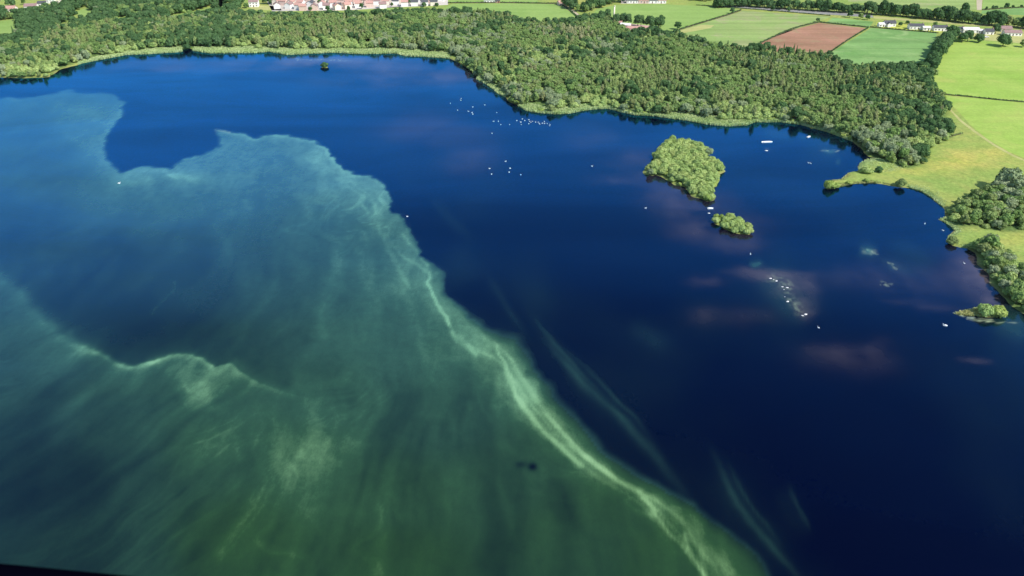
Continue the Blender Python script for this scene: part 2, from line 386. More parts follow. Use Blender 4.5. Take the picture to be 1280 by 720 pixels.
VEILS = [(1.8,.12,[(650,372),(672,402),(694,430),(722,462),(748,486),(776,512)]),(1.8,.12,[(690,420),(716,446),(750,476),(786,514),(820,556)]),(2,.10,[(905,560),(922,600),(948,645),(982,690)]),(3,.08,[(600,330),(628,372),(650,410),(672,440)]),(2,.10,[(985,595),(996,630),(1015,670)]),(5,.12,[(655,385),(680,420),(700,445),(730,482),(765,512),(800,550),(830,585),(860,620),(880,660)]),(2.5,.10,[(680,420),(702,450),(735,482),(775,520),(800,545)]),
 (3.4,.15,[(880,540),(892,565),(905,592),(925,632),(950,670),(985,705),(1020,750)]),(26,.05,[(640,290),(650,350),(680,420)]),(5,.07,[(542,235),(548,255),(560,272),(600,305)]),(20,.05,[(560,300),(600,360)]),
 (9,.05,[(975,600),(990,640),(1010,680)]),(16,.04,[(880,560),(930,640),(1000,720)]),(14,.16,[(940,335),(975,355),(1000,385),(1015,410)]),(3,.3,[(935,333),(955,327)]),(16,.20,[(1232,395),(1262,402),(1300,410)]),
 (1.8,.5,[(1024,188),(1040,190),(1048,187)]),(2,.3,[(1044,203),(1052,202)]),(14,.10,[(1000,165),(1040,190),(1060,205)]),(1.6,.25,[(996,172),(1010,174)]),(5,.16,[(945,163),(975,168),(1000,175)]),(12,.10,[(1100,300),(1180,340)]),
 (10,.07,[(780,400),(850,440)]),(2,.4,[(1080,311),(1092,315)]),(5,.35,[(1068,311),(1086,314),(1102,318)]),(3,.15,[(1110,331),(1122,335)]),(4,.12,[(1090,320),(1150,345)])]
SILT_AND_SHEEN = [(540,165,60,22,.30),(835,240,30,16,.5),(870,258,34,16,.7),(900,285,44,14,.8),(925,305,28,10,.5),(800,200,40,14,.4),(812,215,16,8,.4),(995,358,24,12,1.0),(975,345,34,6,.8),(1005,378,14,12,.7),(1010,392,10,8,.6),(935,340,24,5,.4),(1070,447,54,18,.26),(1040,440,30,10,.25),(1098,436,16,12,.4),  # silt patches, with pinkish cloud reflections and far haze painted among them
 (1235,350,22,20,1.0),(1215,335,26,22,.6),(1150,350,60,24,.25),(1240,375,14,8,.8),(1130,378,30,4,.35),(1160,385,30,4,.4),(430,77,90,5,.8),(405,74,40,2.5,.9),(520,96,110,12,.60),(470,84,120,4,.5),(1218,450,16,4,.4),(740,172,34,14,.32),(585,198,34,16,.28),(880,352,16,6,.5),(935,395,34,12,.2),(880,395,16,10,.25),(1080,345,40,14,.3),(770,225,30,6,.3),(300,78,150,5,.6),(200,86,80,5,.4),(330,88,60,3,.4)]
def idw(x, y, pts, p=2.2, sy=1.25):
    num = 0; den = 0
    for a, b, v in pts:
        w = 1.0 / (((x - a) ** 2 + ((y - b) * sy) ** 2) / 900.0 + 1.1) ** p
        num = num + w * v; den = den + w
    return num / den
def water_mat():
    t = NT('lake_water')
    D = t.attr('bloom'); G = t.attr('green'); S = t.attr('silt_and_sheen'); W = t.attr('scum')
    v = t.coords()
    vs = t.coords((.35, .10, 1), (0, 0, .25))
    wisp = t.noise(vs, .55, 6, .62, 1.2); grain = t.noise(v, .22, 6, .65, .6)
    k = t.math('ADD', t.math('MULTIPLY', t.math('SUBTRACT', wisp, .5), .34), t.math('MULTIPLY', t.math('SUBTRACT', grain, .5), .36))
    tiny = t.noise(t.coords((1.0, .45, 1), (0, 0, .15)), 1.6, 4, .7)
    k = t.math('ADD', k, t.math('MULTIPLY', t.math('SUBTRACT', tiny, .5), .30))
    D2 = t.math('MULTIPLY', D, t.math('ADD', k, 1.0))
    algae = t.mix(G, (.056, .168, .125), (.034, .100, .030))
    thick = t.mix(G, (.14, .34, .24), (.19, .31, .14))
    dense = t.n('ShaderNodeMapRange'); dense.inputs[1].default_value = .55; dense.inputs[2].default_value = 1.35; t.l(D2, dense.inputs[0])
    col = t.mix(dense.outputs[0], algae, thick)
    body = t.mix(t.math('POWER', t.math('MULTIPLY', D2, 1.0, True), 1.15), (.0002, .0008, .009), col)
    body = t.mix(t.math('MULTIPLY', S, .75, True), body, (.082, .064, .066))  # one tint for silt and for the reflections painted into the water colour
    body = t.mix(W, body, (.30, .36, .22))
    dif = t.n('ShaderNodeBsdfDiffuse'); t.l(body, dif.inputs[0])
    rip = t.noise(t.coords((1, 1, 1)), .55, 5, .6); rip2 = t.noise(t.coords((1, .4, 1), (0, 0, .4)), .12, 3, .5)
    h = t.math('ADD', t.math('MULTIPLY', rip, .35), rip2)
    nrm = t.bump(h, .10, .6)
    gl = t.n('ShaderNodeBsdfGlossy'); gl.inputs[0].default_value = (.065, .43, 1, 1); gl.inputs['Roughness'].default_value = .10
    t.l(nrm, gl.inputs['Normal'])
    fr = t.n('ShaderNodeFresnel'); fr.inputs[0].default_value = 1.36
    fac = t.ramp(fr.outputs[0], [(0, (0, 0, 0)), (.031, (.012,) * 3), (.062, (.062,) * 3), (.115, (.25,) * 3), (.235, (.42,) * 3), (1, (1, 1, 1))])
    lane = t.ramp(t.noise(t.coords((.35, 1, 1), (0, 0, -.5)), .011, 6, .6, .8), [(.35, (.78,) * 3), (.65, (1.18,) * 3)])
    fac = t.math('MULTIPLY', t.math('MULTIPLY', fac, lane), t.math('ADD', t.math('MULTIPLY', rip, .5), .75), True)
    mx = t.n('ShaderNodeMixShader'); t.l(fac, mx.inputs[0]); t.l(dif.outputs[0], mx.inputs[1]); t.l(gl.outputs[0], mx.inputs[2])
    t.l(mx.outputs[0], t.out.inputs[0]); return t.m
wxs = multi([-460, -190, 190, 460], [1.7, .8, 1.7], 900, 12)
wys = multi([130, 340, 800], [.7, 1.7], 900, 12)
wme, wX, wY = sheet('lake_water', wxs, wys, lambda X, Y: X * 0, [water_mat()])
px, py = chart(wX, wY, 0)
# currents tear the edges of the bloom: warp in metres, felt in survey units by distance
sc = FPX / np.maximum(wY * CP + CAM_H * SP, 40)
w1 = fbm(wX * .035, wY * .035, 4, 21); w2 = fbm(wX * .035 + 50, wY * .035 + 9, 4, 31)
w3 = fbm(wX * .22, wY * .12, 3, 41); w4 = fbm(wX * .10 + 7, wY * .085, 4, 43)
tear = 1 - sstep(330, 520, py) * .6
qx = px + (w1 * 3.2 + w3 * 1.1 + w4 * 3.0 * tear) * sc; qy = py + (w2 * 1.6 + w3 * .5 + fbm(wX * .10, wY * .085, 4, 44) * 2.2 * tear) * sc * .8
e = sdf(qx, qy, BLOOM)
soft = 3.0 + 9.0 * sstep(470, 650, px) - 3 * sstep(750, 830, px)
mask = 1 - sstep(-soft * .35, soft, e)
D = idw(px, py, D_PTS); G = idw(px, py, G_PTS)
# streaks drawn out by the wind
def streak(ang, fx, fy, seed):
    c, s_ = math.cos(ang), math.sin(ang)
    a = wX * c + wY * s_; b = -wX * s_ + wY * c
    wa = fbm(wX * .012, wY * .012, 3, seed + 5) * 18
    return fbm((a) * fx, (b + wa) * fy, 4, seed)
s1 = streak(math.atan2(1.9, 1.0), .010, .085, 61); s2 = streak(math.atan2(1.0, -.12), .012, .085, 71)
bl = np.maximum(sstep(260, 420, px + (py - 450) * .3), 1 - sstep(330, 460, py))
st = (s1 * (1 - bl) + s2 * bl) * (.35 + .65 * sstep(230, 400, py))
cloud = fbm(wX * .014, wY * .010, 4, 81)
def threads(ang, f, seed, wob):
    c, s_ = math.cos(ang), math.sin(ang)
    wa = fbm(wX * .018, wY * .018, 3, seed + 5) * wob; wb = fbm(wX * .06, wY * .06, 3, seed + 6) * wob * .16
    a = wX * c + wY * s_; b = -wX * s_ + wY * c + wa + wb
    n = fbm(a * f * .16, b * f, 4, seed, .6)
    return np.clip(1 - np.abs(n) * 3.4, 0, 1) ** 3
bl2 = sstep(440, 640, px) * sstep(240, 330, py)
thr = threads(math.atan2(1.0, -.15), .055, 101, 34) * (1 - bl2) + threads(math.atan2(1.0, -.75), .075, 111, 16) * bl2
thr2 = threads(math.atan2(1.6, 1.0), .075, 121, 22)
thr = thr * bl + thr2 * (1 - bl)
patchy = sstep(-.15, .30, fbm(wX * .011 + 3, wY * .009, 3, 131))
D = D * (1 + (.34 + .22 * sstep(400, 520, py)) * st + .30 * cloud + .26 * thr * patchy * sstep(150, 260, py) + .22 * fbm(wX * .05 + wY * .02, wY * .035, 5, 141, .65) - .04) * (1 + .22 * (1 - sstep(190, 330, py)))
for w, s_, path in RIDGES:
    d, fade = path_dist(qx if w > 6 else px + (qx - px) * .45, qy if w > 6 else py + (qy - py) * .45, path, .22 if len(path) < 4 else .09)
    g = np.exp(-(d / w) ** 2 * .9)
    if w < 6: g = g * .8 + .28 * np.exp(-d / (w * 3.0))
    mod = 1 + .7 * st if s_ > 0 else 1
    D = D + (.55 if s_ > 0 else .85) * s_ * g * mod * fade
# south of the left-hand scum line the bloom is dense, north of it the water is nearly clear
lx = [-400, -20, 10, 40, 70, 100, 130, 150, 166, 185, 205, 220, 236, 252, 270, 292, 322, 345, 372, 420]
ly = [150, 322, 348, 382, 409, 430, 445, 453, 457, 452, 446, 442, 441, 446, 459, 455, 474, 486, 494, 500]
yl = np.interp(qx, lx, ly); dn = qy - yl; inx = 1 - sstep(250, 420, px)
lw = 3 + 16 * (1 - sstep(20, 190, px))       # the line is broad and loose at its left end, tight further on
lk = .45 + .55 * sstep(20, 170, px)
D = D * (1 - inx * .34 * (1 - sstep(-4, 3 + lw * .4, dn)) * np.exp(-np.maximum(-dn, 0) / 95))
D = D + inx * lk * (.30 * sstep(-lw * .8, lw * .4, dn) * np.exp(-np.maximum(dn, 0) / (11 + lw)) * (.45 + 1.3 * np.clip(st + .3, 0, 1)) + .10 * sstep(-3, 4 + lw, dn) * np.exp(-np.maximum(dn, 0) / 45))
D = D * (1 - sstep(470, 640, px) * (.5 - .5 * sstep(-3, 15, -e)))
D = D * (1 - .28 * (1 - sstep(120, 330, px)) * sstep(480, 600, py))
D = D * mask
V_ = np.zeros_like(D)
for w, s_, path in VEILS:
    d, fade = path_dist(px + (qx - px) * .5, py + (qy - py) * .5, path, .4)
    V_ += .6 * s_ * (np.exp(-(d / w) ** 2 * .8) + .5 * np.exp(-(d / w / 2.2) ** 2)) * (1 + .8 * st) * fade
V_ += .035 * np.clip(cloud * 2 + .2, 0, 1) * sstep(0, 40, e) + .05 * np.exp(-np.maximum(e, 0) / 18) * sstep(480, 600, px)
D = D + np.maximum(V_, 0) * (1 - .7 * mask)
hole = np.exp(-((px - 666) / 6.2) ** 2 - ((py - 583.5) / 5.2) ** 2) + .6 * np.exp(-((px - 651) / 7) ** 2 - ((py - 580.5) / 4.6) ** 2)
D = D * (1 - np.clip(hole, 0, 1) * .93)
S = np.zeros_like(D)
for a, b, sx, sy, s_ in SILT_AND_SHEEN: S += s_ * np.exp(-((qx - a) / sx) ** 2 - ((qy - b) / sy) ** 2)
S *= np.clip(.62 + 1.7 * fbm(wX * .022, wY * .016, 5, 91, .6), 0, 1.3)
G = np.where(e > 0, .12 + .25 * sstep(560, 720, py), G)
sc_ = np.zeros_like(D)
for w, s_, path in [(1.3,.9,[(1210,397),(1235,403),(1262,406),(1269,407)]),(1.3,.7,[(1193,392.5),(1215,396),(1240,400)]),(2.6,.55,[(1078,312),(1087,315),(1098,318)]),(2,.35,[(1112,330),(1124,335)]),(2,.3,[(1100,352),(1112,354)]),(1.0,.6,[(1112,229.5),(1096,227),(1084,227.5)]),
                    (1.0,.5,[(1024,189),(1048,188)]),(1.2,.35,[(955,188),(961,188.5)]),(.9,.35,[(370,73.5),(400,74.5),(440,76)]),(6,.16,[(966,349),(985,358),(990,372),(1003,390)]),(1.2,.3,[(270,163),(290,166)])]:
    sc_ += s_ * np.exp(-(seg_dist(qx, qy, path) / w) ** 2)
set_attr(wme, 'bloom', np.clip(D, 0, 1.6)); set_attr(wme, 'green', np.clip(G, 0, 1)); set_attr(wme, 'silt_and_sheen', np.clip(S, 0, 1)); set_attr(wme, 'scum', np.clip(sc_ * (.45 + 3.2 * fbm(wX * .5, wY * .3, 3, 151)), 0, 1))
water = tag(link('lake_water', wme), kind='structure')

# ------------------------------------------------------------------ fields (flat sheets on the ground)
def field_mat(name, a, b, stripe_ang=0.0, stripe=.0, wid=.12, patch=None):
    t = NT(name); v = t.coords()
    big = t.noise(v, .018, 5, .6, .5); fine = t.noise(v, .6, 4, .6)
    c = t.ramp(big, [(.35, a), (.65, b)])
    if patch: c = t.mix(t.ramp(t.noise(v, .03, 4, .6, .8), [(.52, (0, 0, 0)), (.7, (1, 1, 1))]), c, patch)
    vs = t.coords((.02, 1, 1), (0, 0, stripe_ang))
    sN = t.noise(vs, wid, 3, .5)
    c = t.mix(1.0, c, t.ramp(sN, [(.35, (1 - stripe,) * 3), (.65, (1 + stripe,) * 3)]), 'MULTIPLY')
    c = t.mix(1.0, c, t.ramp(fine, [(.3, (.88,) * 3), (.7, (1.1,) * 3)]), 'MULTIPLY')
    return t.finish(c, .95, .05, t.bump(fine, .4, .15))
def flat(name, pts, z, mat):
    pts = [at(x, y, z) for x, y in pts]
    me = bpy.data.meshes.new(name); me.from_pydata([(x, y, z) for x, y in pts], [], [tuple(range(len(pts)))]); me.update()
    if me.polygons[0].normal.z < 0: me.flip_normals()
    me.materials.append(mat)
    return tag(link(name, me), kind='structure')
LIME = field_mat('lime_grass', (.22, .335, .06), (.29, .385, .085), .35, .05, .10, (.31, .37, .09))
GRASS = field_mat('mown_grass', (.19, .29, .075), (.235, .33, .095), .2, .05)
EMER = field_mat('emerald_grass', (.125, .24, .07), (.18, .30, .10), .9, .14, .10, (.22, .32, .12))
STUB = field_mat('striped_ley', (.20, .29, .085), (.25, .31, .11), -.9, .12, .10, (.29, .27, .15))
TAN = field_mat('dry_grass', (.33, .33, .12), (.38, .37, .15), .1, .06)
SOIL = field_mat('ploughed_soil', (.25, .14, .085), (.33, .175, .115), -.55, .12, .10, (.26, .20, .11))
BARE = field_mat('worn_earth', (.36, .30, .20), (.42, .36, .26), .1, .05)
YARD = field_mat('yard_gravel', (.42, .38, .33), (.5, .45, .40), .1, .05)
TAR = field_mat('lane_tarmac', (.20, .20, .19), (.27, .26, .25), .1, .03)
z1 = LAND + .02
flat('lime_field', [(1198,49),(1292,56),(1500,70),(1500,146),(1280,126.5),(1165,116),(1150,98),(1160,88),(1170,72),(1186,58)], z1, LIME)
flat('lime_field', [(1165,118),(1280,128.5),(1500,148),(1500,262),(1280,197),(1262,190),(1236,175),(1212,155),(1196,137),(1180,126)], z1, LIME)
flat('green_field', [(1089,35),(1171,41),(1163,88),(1110,90),(1060,86),(1030,76),(1036,67)], z1, EMER)
flat('ploughed_field', [(1024,28.5),(1083,35.2),(1032,70),(1000,74),(930,66),(944,57),(982,39.5)], z1, SOIL)
flat('green_field', [(1041,22),(1092,27),(1087,33.5),(1033,27.8)], z1, EMER)
flat('pale_field', [(928,13.5),(1040,20.5),(1020,27),(942,56),(930,66),(886,62),(860,50),(846,42),(851,37.5)], z1, STUB)
flat('grass_field', [(771,6),(830,5.4),(905,9),(926,13),(850,36),(846,42),(800,36),(770,30),(740,20),(746,11)], z1, GRASS)
flat('dry_strip', [(842,43),(852,37.5),(876,31),(893,31.5),(888,35),(862,40)], z1 + .012, TAN)
flat('grass_field', [(566,5),(626,4),(697,5),(722,21),(712,32),(670,32),(630,26),(570,20),(552,12)], z1, GRASS)
flat('grass_field', [(560,-3),(672,-3),(672,2.8),(627,3.2),(560,3.4)], z1, GRASS)
flat('pale_field', [(1060,-14),(1218,-14),(1220,12),(1190,13),(1120,8),(1060,2)], z1, STUB)
flat('grass_field', [(1230,-14),(1500,-10),(1500,20),(1280,8),(1228,11.5)], z1, GRASS)
flat('green_field', [(1228,13),(1280,9.5),(1500,21),(1500,34),(1280,19),(1226,17)], z1, EMER)
flat('worn_track', [(1220,-14),(1229,-14),(1227,12.5),(1221,12.5)], z1 + .004, BARE)
flat('lawn', [(1096,27.5),(1182,33),(1176,41),(1094,34.5)], z1, field_mat('garden_lawn', (.32, .36, .06), (.42, .42, .10), .1, .04))
flat('lawn', [(1184,32),(1300,41),(1300,56),(1206,48),(1184,41)], z1, TAN)
flat('lawn', [(313,6),(350,7.6),(352,13),(314,12)], z1, TAN)
flat('lawn', [(478,10),(500,8),(505,16),(480,18)], z1, GRASS)
flat('lawn', [(96,14),(108,10),(116,15),(116,24),(100,25)], z1, GRASS)
flat('lawn', [(0,26),(18,24),(24,40),(0,46)], z1, GRASS)
flat('lawn', [(72,30),(90,28),(90,36),(76,37)], z1, TAN)
flat('lawn', [(148,22),(160,22),(160,32),(148,32)], z1, GRASS)
flat('lawn', [(212,20),(262,10),(290,-2),(272,-4),(296,10),(262,20),(230,26),(176,28)], z1, GRASS)
flat('meadow_path', [(1184,134),(1186,134),(1203,151),(1220,164),(1244,180.5),(1266,193),(1290,204),(1290,205.3),(1264,194.5),(1241,181.5),(1217,165),(1199,151)], z1 + .008, TAN)
flat('lane', [(900,6.5),(960,10),(1090,18.5),(1092,22),(1040,18.5),(960,13),(902,9)], z1 + .008, TAR)
flat('lane', [(1092,20),(1180,27),(1290,34),(1290,37),(1180,29.5),(1092,23)], z1 + .008, TAN)
flat('farm_track', [(696,3),(700,2.5),(712,9),(724,18),(722,21),(712,14)], z1 + .008, BARE)
flat('yard', [(762,26),(780,29),(812,32),(815,41),(790,44),(768,34)], z1 + .008, field_mat('yard_brick_dust', (.42, .28, .22), (.5, .36, .30), .3, .08))
flat('yard', [(776,-2),(832,-2),(832,4.4),(776,4.4)], z1 + .008, YARD)
flat('town_ground', [(330,-6),(560,-6),(560,6),(500,9),(430,13),(340,14)], z1, YARD)

# ------------------------------------------------------------------ trees
def unit_ico(sub=1):
    import bmesh
    bm = bmesh.new(); bmesh.ops.create_icosphere(bm, subdivisions=sub, radius=1)
    V = np.array([v.co[:] for v in bm.verts]); F = np.array([[v.index for v in f.verts] for f in bm.faces]); bm.free()
    return V, F
ICO = unit_ico(2)
def crown_mesh(name, lobes, n, leaf, mat, seed, droop=0.0):
    r = np.random.default_rng(seed)
    L = np.array(lobes, float)                       # x y z rx rz
    V = []; F = []; base = 0
    iv, if_ = ICO
    for i, l in enumerate(L):
        k = .80 + .12 * fbm(iv[:, 0] * 1.7 + i * 3.1, iv[:, 2] * 1.7 + iv[:, 1], 2, seed + i)[:, None]
        P = iv * np.array([l[3], l[3], l[4]]) * k + l[:3]
        V.append(P); F.append(np.column_stack([if_, if_[:, 2]]) * 1 + base); base += len(P)
    area = L[:, 3] * L[:, 4]; pick = r.choice(len(L), n * 2, p=area / area.sum())
    d = r.normal(size=(n * 2, 3)); d /= np.linalg.norm(d, axis=1)[:, None]
    d[:, 2] = np.where(d[:, 2] < -.55, -d[:, 2], d[:, 2])
    rad = .86 + .26 * r.random(n * 2) ** 1.5
    rad *= 1 + .22 * fbm(d[:, 0] * 2.6 + pick, d[:, 1] * 2.6 + d[:, 2] * 2, 2, seed + 3)
    P = L[pick, :3] + d * rad[:, None] * L[pick][:, [3, 3, 4]]
    ok = np.ones(len(P), bool)
    for i, l in enumerate(L):
        q = (P - l[:3]) / np.array([l[3], l[3], l[4]])
        ok &= ((q ** 2).sum(1) > .62) | (pick == i)
    ok &= P[:, 2] > .15
    P = P[ok][:n]; d = d[ok][:n]
    nn = d + r.normal(size=P.shape) * .30; nn /= np.linalg.norm(nn, axis=1)[:, None]
    t = np.cross(nn, r.normal(size=P.shape)); t /= np.linalg.norm(t, axis=1)[:, None]
    b = np.cross(nn, t)
    s = (leaf * (.55 + .9 * r.random(len(P))))[:, None]
    a1 = .6 + .5 * r.random((len(P), 1))
    Q = np.stack([P - t * s - b * s * a1 * .5, P + t * s * .6 - b * s * a1, P + t * s + b * s * a1 * .55, P - t * s * .5 + b * s * a1], 1)
    Q[:, 3] += nn * s * .35; Q[:, 1] -= nn * s * .2
    V.append(Q.reshape(-1, 3)); i = np.arange(len(P))[:, None] * 4 + base
    F.append(i + np.arange(4)[None])
    V = np.concatenate(V); 
    tri = np.concatenate(F[:-1])[:, :3]; quad = F[-1]
    me = bpy.data.meshes.new(name)
    loops = np.concatenate([tri.ravel(), quad.ravel()]).astype(np.int32)
    tot = np.concatenate([np.full(len(tri), 3), np.full(len(quad), 4)]).astype(np.int32)
    st = np.concatenate([[0], np.cumsum(tot)[:-1]]).astype(np.int32)
    me.vertices.add(len(V)); me.vertices.foreach_set('co', V.astype(np.float32).ravel())
    me.loops.add(len(loops)); me.loops.foreach_set('vertex_index', loops)
    me.polygons.add(len(tot)); me.polygons.foreach_set('loop_start', st)
    try: me.polygons.foreach_set('loop_total', tot)
    except Exception: pass
    me.update(calc_edges=True); me.validate(); me.materials.append(mat)
    return me
def trunk_mesh(name, h, r0, spread, mat, seed):
    r = random.Random(seed); mb = MB()
    top = (r.uniform(-.2, .2), r.uniform(-.2, .2), h)
    mb.tube([(0, 0, -.3), (r.uniform(-.1, .1), 0, h * .35), (top[0] * .6, top[1] * .6, h * .7), top], [r0 * 1.35, r0, r0 * .7, r0 * .25], 7)
    for k in range(5):
        a = k * 1.26 + r.uniform(-.3, .3); z = h * (.3 + .09 * k)
        x, y = math.cos(a) * spread, math.sin(a) * spread
        mb.tube([(0, 0, z), (x * .5, y * .5, z + h * .14), (x, y, z + h * .36)], [r0 * .5, r0 * .34, r0 * .12], 5)
    return mb.mesh(name, [mat], True)
def lobes_round(seed, w, h, n=9, low=.32):
    r = random.Random(seed); L = [(0, 0, h * .62, w * .36, h * .33)]
    for i in range(n):
        a = i * 2.4 + r.uniform(-.3, .3); u = (i + .5) / n
        z = h * (low + (.92 - low) * u); rr = w * .36 * math.sqrt(max(.05, 1 - ((u - .35) / .75) ** 2)) * r.uniform(.7, 1.1)
        s = w * r.uniform(.17, .25)
        L.append((math.cos(a) * rr, math.sin(a) * rr, min(z, h - s), s, s * r.uniform(.75, 1.0)))
    return L
def lobes_bush(seed, w, h, n=10):
    r = random.Random(seed); L = [(0, 0, h * .42, w * .34, h * .45)]
    for i in range(n):
        a = i * 2.4 + r.uniform(-.4, .4); rr = w * r.uniform(.18, .36); s = w * r.uniform(.15, .23)
        z = h * (.78 - .55 * (rr / (w * .36)) ** 1.6) * r.uniform(.8, 1.15)
        L.append((math.cos(a) * rr, math.sin(a) * rr, max(z, s * .7), s, s * r.uniform(.7, .95)))
    return L
def lobes_tall(seed, w, h, n=8):
    r = random.Random(seed); L = []
    for i in range(n):
        u = i / (n - 1); a = i * 2.4
        s = w * .5 * (math.sin(math.pi * (.18 + .74 * u)) ** .8) * r.uniform(.6, .85)
        L.append((math.cos(a) * s * .45, math.sin(a) * s * .45, h * (.20 + .72 * u), s, s * 1.15))
    return L
def lobes_spire(seed, w, h, n=7):
    r = random.Random(seed); L = []
    for i in range(n):
        u = i / (n - 1); s = w * .5 * (1 - u * .88) * r.uniform(.85, 1.05)
        L.append((r.uniform(-.1, .1), r.uniform(-.1, .1), h * (.14 + .8 * u), s, h * .11))
    return L
KIND = {}
def kind(name, fn, w, h, n, leaf, mat, count=3, bark='bark', r0=.16, spread=1.1):
    KIND[name] = []
    for i in range(count):
        s = hash_seed = sum(map(ord, name)) * 7 + i * 101
        ww = w * (1 + .12 * (i - 1)); hh = h * (1 - .08 * (i - 1))
        cr = crown_mesh(name + '_crown', fn(s, ww, hh), n, leaf, M[mat], s)
        tk = trunk_mesh(name + '_trunk', hh * .72, r0, spread * .8, M[bark], s)
        KIND[name].append((cr, tk))
kind('alder_tree', lobes_round, 6.2, 7.6, 620, .34, 'alder', 3)
kind('willow_tree', lobes_bush, 6.4, 5.4, 700, .30, 'willow', 4, r0=.14)
kind('grey_willow_tree', lobes_round, 7.6, 7.4, 760, .34, 'grey', 3)
kind('oak_tree', lobes_round, 10.5, 11.0, 950, .46, 'oak', 3, r0=.32, spread=2.0)
kind('birch_tree', lobes_tall, 3.7, 8.4, 460, .27, 'birch', 3, bark='palebark', r0=.10, spread=.7)
kind('pale_birch_tree', lobes_tall, 3.9, 8.0, 380, .25, 'dry', 2, bark='palebark', r0=.10, spread=.7)
kind('spruce_tree', lobes_spire, 4.0, 10.5, 460, .27, 'oak', 2, r0=.14, spread=.6)
kind('pale_bush', lobes_bush, 4.6, 2.6, 420, .26, 'pale', 2, r0=.07, spread=.6)
kind('dome_bush', lobes_bush, 6.4, 5.4, 640, .30, 'oak', 1, r0=.14)
kind('dark_bush', lobes_bush, 6.4, 5.4, 640, .30, 'alder', 2, r0=.14)
CATS = {'pale_bush': 'bush', 'dark_bush': 'bush', 'dome_bush': 'bush'}
tree_count = 0
def put_tree(k, x, y, z, scl, label, group=None, name=None, sz=1.0, var=None, rot=None):
    global tree_count
    tree_count += 1
    v = KIND[k][(var if var is not None else random.randrange(99)) % len(KIND[k])]
    e = bpy.data.objects.new(name or k, None); COL.objects.link(e)
    e.empty_display_size = .5; e.location = (x, y, z); e.rotation_euler = (0, 0, rot if rot is not None else random.uniform(0, 6.28)); e.scale = (scl, scl, scl * sz)
    tag(e, label, CATS.get(k, 'tree'), group)
    link('crown', v[0], e); link('trunk', v[1], e)
    return e
def scatter(P, step, seed, jit=.42):
    r = np.random.default_rng(seed); P = np.array(P)
    x0, y0 = P.min(0); x1, y1 = P.max(0)
    xs, ys = np.meshgrid(np.arange(x0, x1, step), np.arange(y0, y1, step * .87))
    xs = xs + (np.arange(xs.shape[0])[:, None] % 2) * step / 2
    xs = (xs + r.uniform(-jit, jit, xs.shape) * step).ravel(); ys = (ys + r.uniform(-jit, jit, ys.shape) * step).ravel()
    ok = inside(xs, ys, [tuple(p) for p in P])
    return xs[ok], ys[ok]

def side(u, v):
    """which part of a clump a tree stands in (u left-right 0..1, v far-near 0..1)"""
    a = 'left' if u < .36 else 'right' if u > .64 else 'middle'
    b = 'far' if v < .36 else 'near' if v > .64 else 'middle'
    if a == b == 'middle': return 'in the middle'
    if a == 'middle': return 'at the %s side' % b
    if b == 'middle': return 'at the %s edge' % a
    return 'at the %s %s corner' % (b, a)
def clump(P, step, seed, kinds, place, group, smin, smax, inset=1.0):
    xs, ys = scatter(P, step, seed)
    d = -sdf(xs, ys, [tuple(p) for p in P]); ok = d > inset; xs, ys, d = xs[ok], ys[ok], d[ok]
    x0, x1, y0, y1 = xs.min(), xs.max(), ys.min(), ys.max()
    names = [k for k, w in kinds]; wts = [w for k, w in kinds]
    word = {'willow_tree': 'light green willow', 'grey_willow_tree': 'silvery grey-green willow', 'alder_tree': 'mid green alder', 'birch_tree': 'slim olive birch', 'oak_tree': 'dark round-crowned oak', 'pale_bush': 'low yellow-green bush'}
    for x, y, dd in zip(xs, ys, d):
        k = random.choices(names, wts)[0]; s = random.uniform(smin, smax) * (.72 + .28 * min(1, dd / (step * 1.2)))
        size = 'small' if s < smin * .92 else 'large' if s > smax * .9 else 'middling'
        put_tree(k, x, y, min(LAND, .2 + dd * .1), s, name='willow_bush' if k == 'willow_tree' and s < .86 else None, label='%s %s %s %s' % (size, word[k] if s >= .86 or k != 'willow_tree' else 'light green willow bush', side((x - x0) / (x1 - x0 + .1), 1 - (y - y0) / (y1 - y0 + .1)), place), group=group)

clump(isles[0], 3.8, 1, [('willow_tree', 7), ('pale_bush', 1)], 'of the large island', 'willows crowding the large island', .72, 1.14, 1.3)
clump(isles[1], 3.2, 2, [('willow_tree', 5), ('pale_bush', 2)], 'of the small island', 'bushes covering the small island', .68, .9, .2)
clump(P_COPSE, 4.2, 3, [('willow_tree', 5), ('alder_tree', 5), ('grey_willow_tree', .5)], 'of the right copse', 'trees of the copse behind the right shore', .7, .95)
clump(P_STRIP, 3.9, 4, [('willow_tree', 5), ('alder_tree', 4), ('grey_willow_tree', 1.5)], 'of the bank strip', 'trees lining the right bank', .7, 1.05, .5)
clump(P_HEAD, 5.0, 5, [('grey_willow_tree', 5), ('willow_tree', 4), ('alder_tree', 2)], 'of the spit willows', 'grey willows behind the spit', .85, 1.15)

# single trees one can point to
def single(k, px_, py_, s, label, z=LAND, sz=1.0, group=None, name=None):
    x, y = at(px_, py_, z); return put_tree(k, x, y, z, s, label, group, name, sz)
single('dark_bush', 1126, 233, 1.1, 'round dark green bush overhanging the water at the root of the spit', .4, .8, name='round_bush')
single('willow_tree', 1082, 216, 1.08, 'rounded olive bush among reeds on the left end of the meadow', LAND, .8, name='round_bush')
single('dome_bush', 1098, 215, .85, 'small dark round bush beside the olive bush on the spit', LAND, .8, name='round_bush')
single('pale_bush', 1036, 235, 1.55, 'pale bush on the very tip of the spit', .2, 1.2)
single('pale_bush', 1045, 234, 1.1, 'low pale bush just behind the tip bush of the spit', .3, .9)
single('pale_bush', 1061, 229.5, .8, 'small pale bush halfway along the near edge of the spit', .3, .9)
single('pale_bush', 1082, 227, .8, 'small pale bush near the root of the spit beside dark mud', .3, .9)
single('oak_tree', 1143, 199, .85, 'dark round tree at the meadow edge beside the grey willows', LAND, .85)
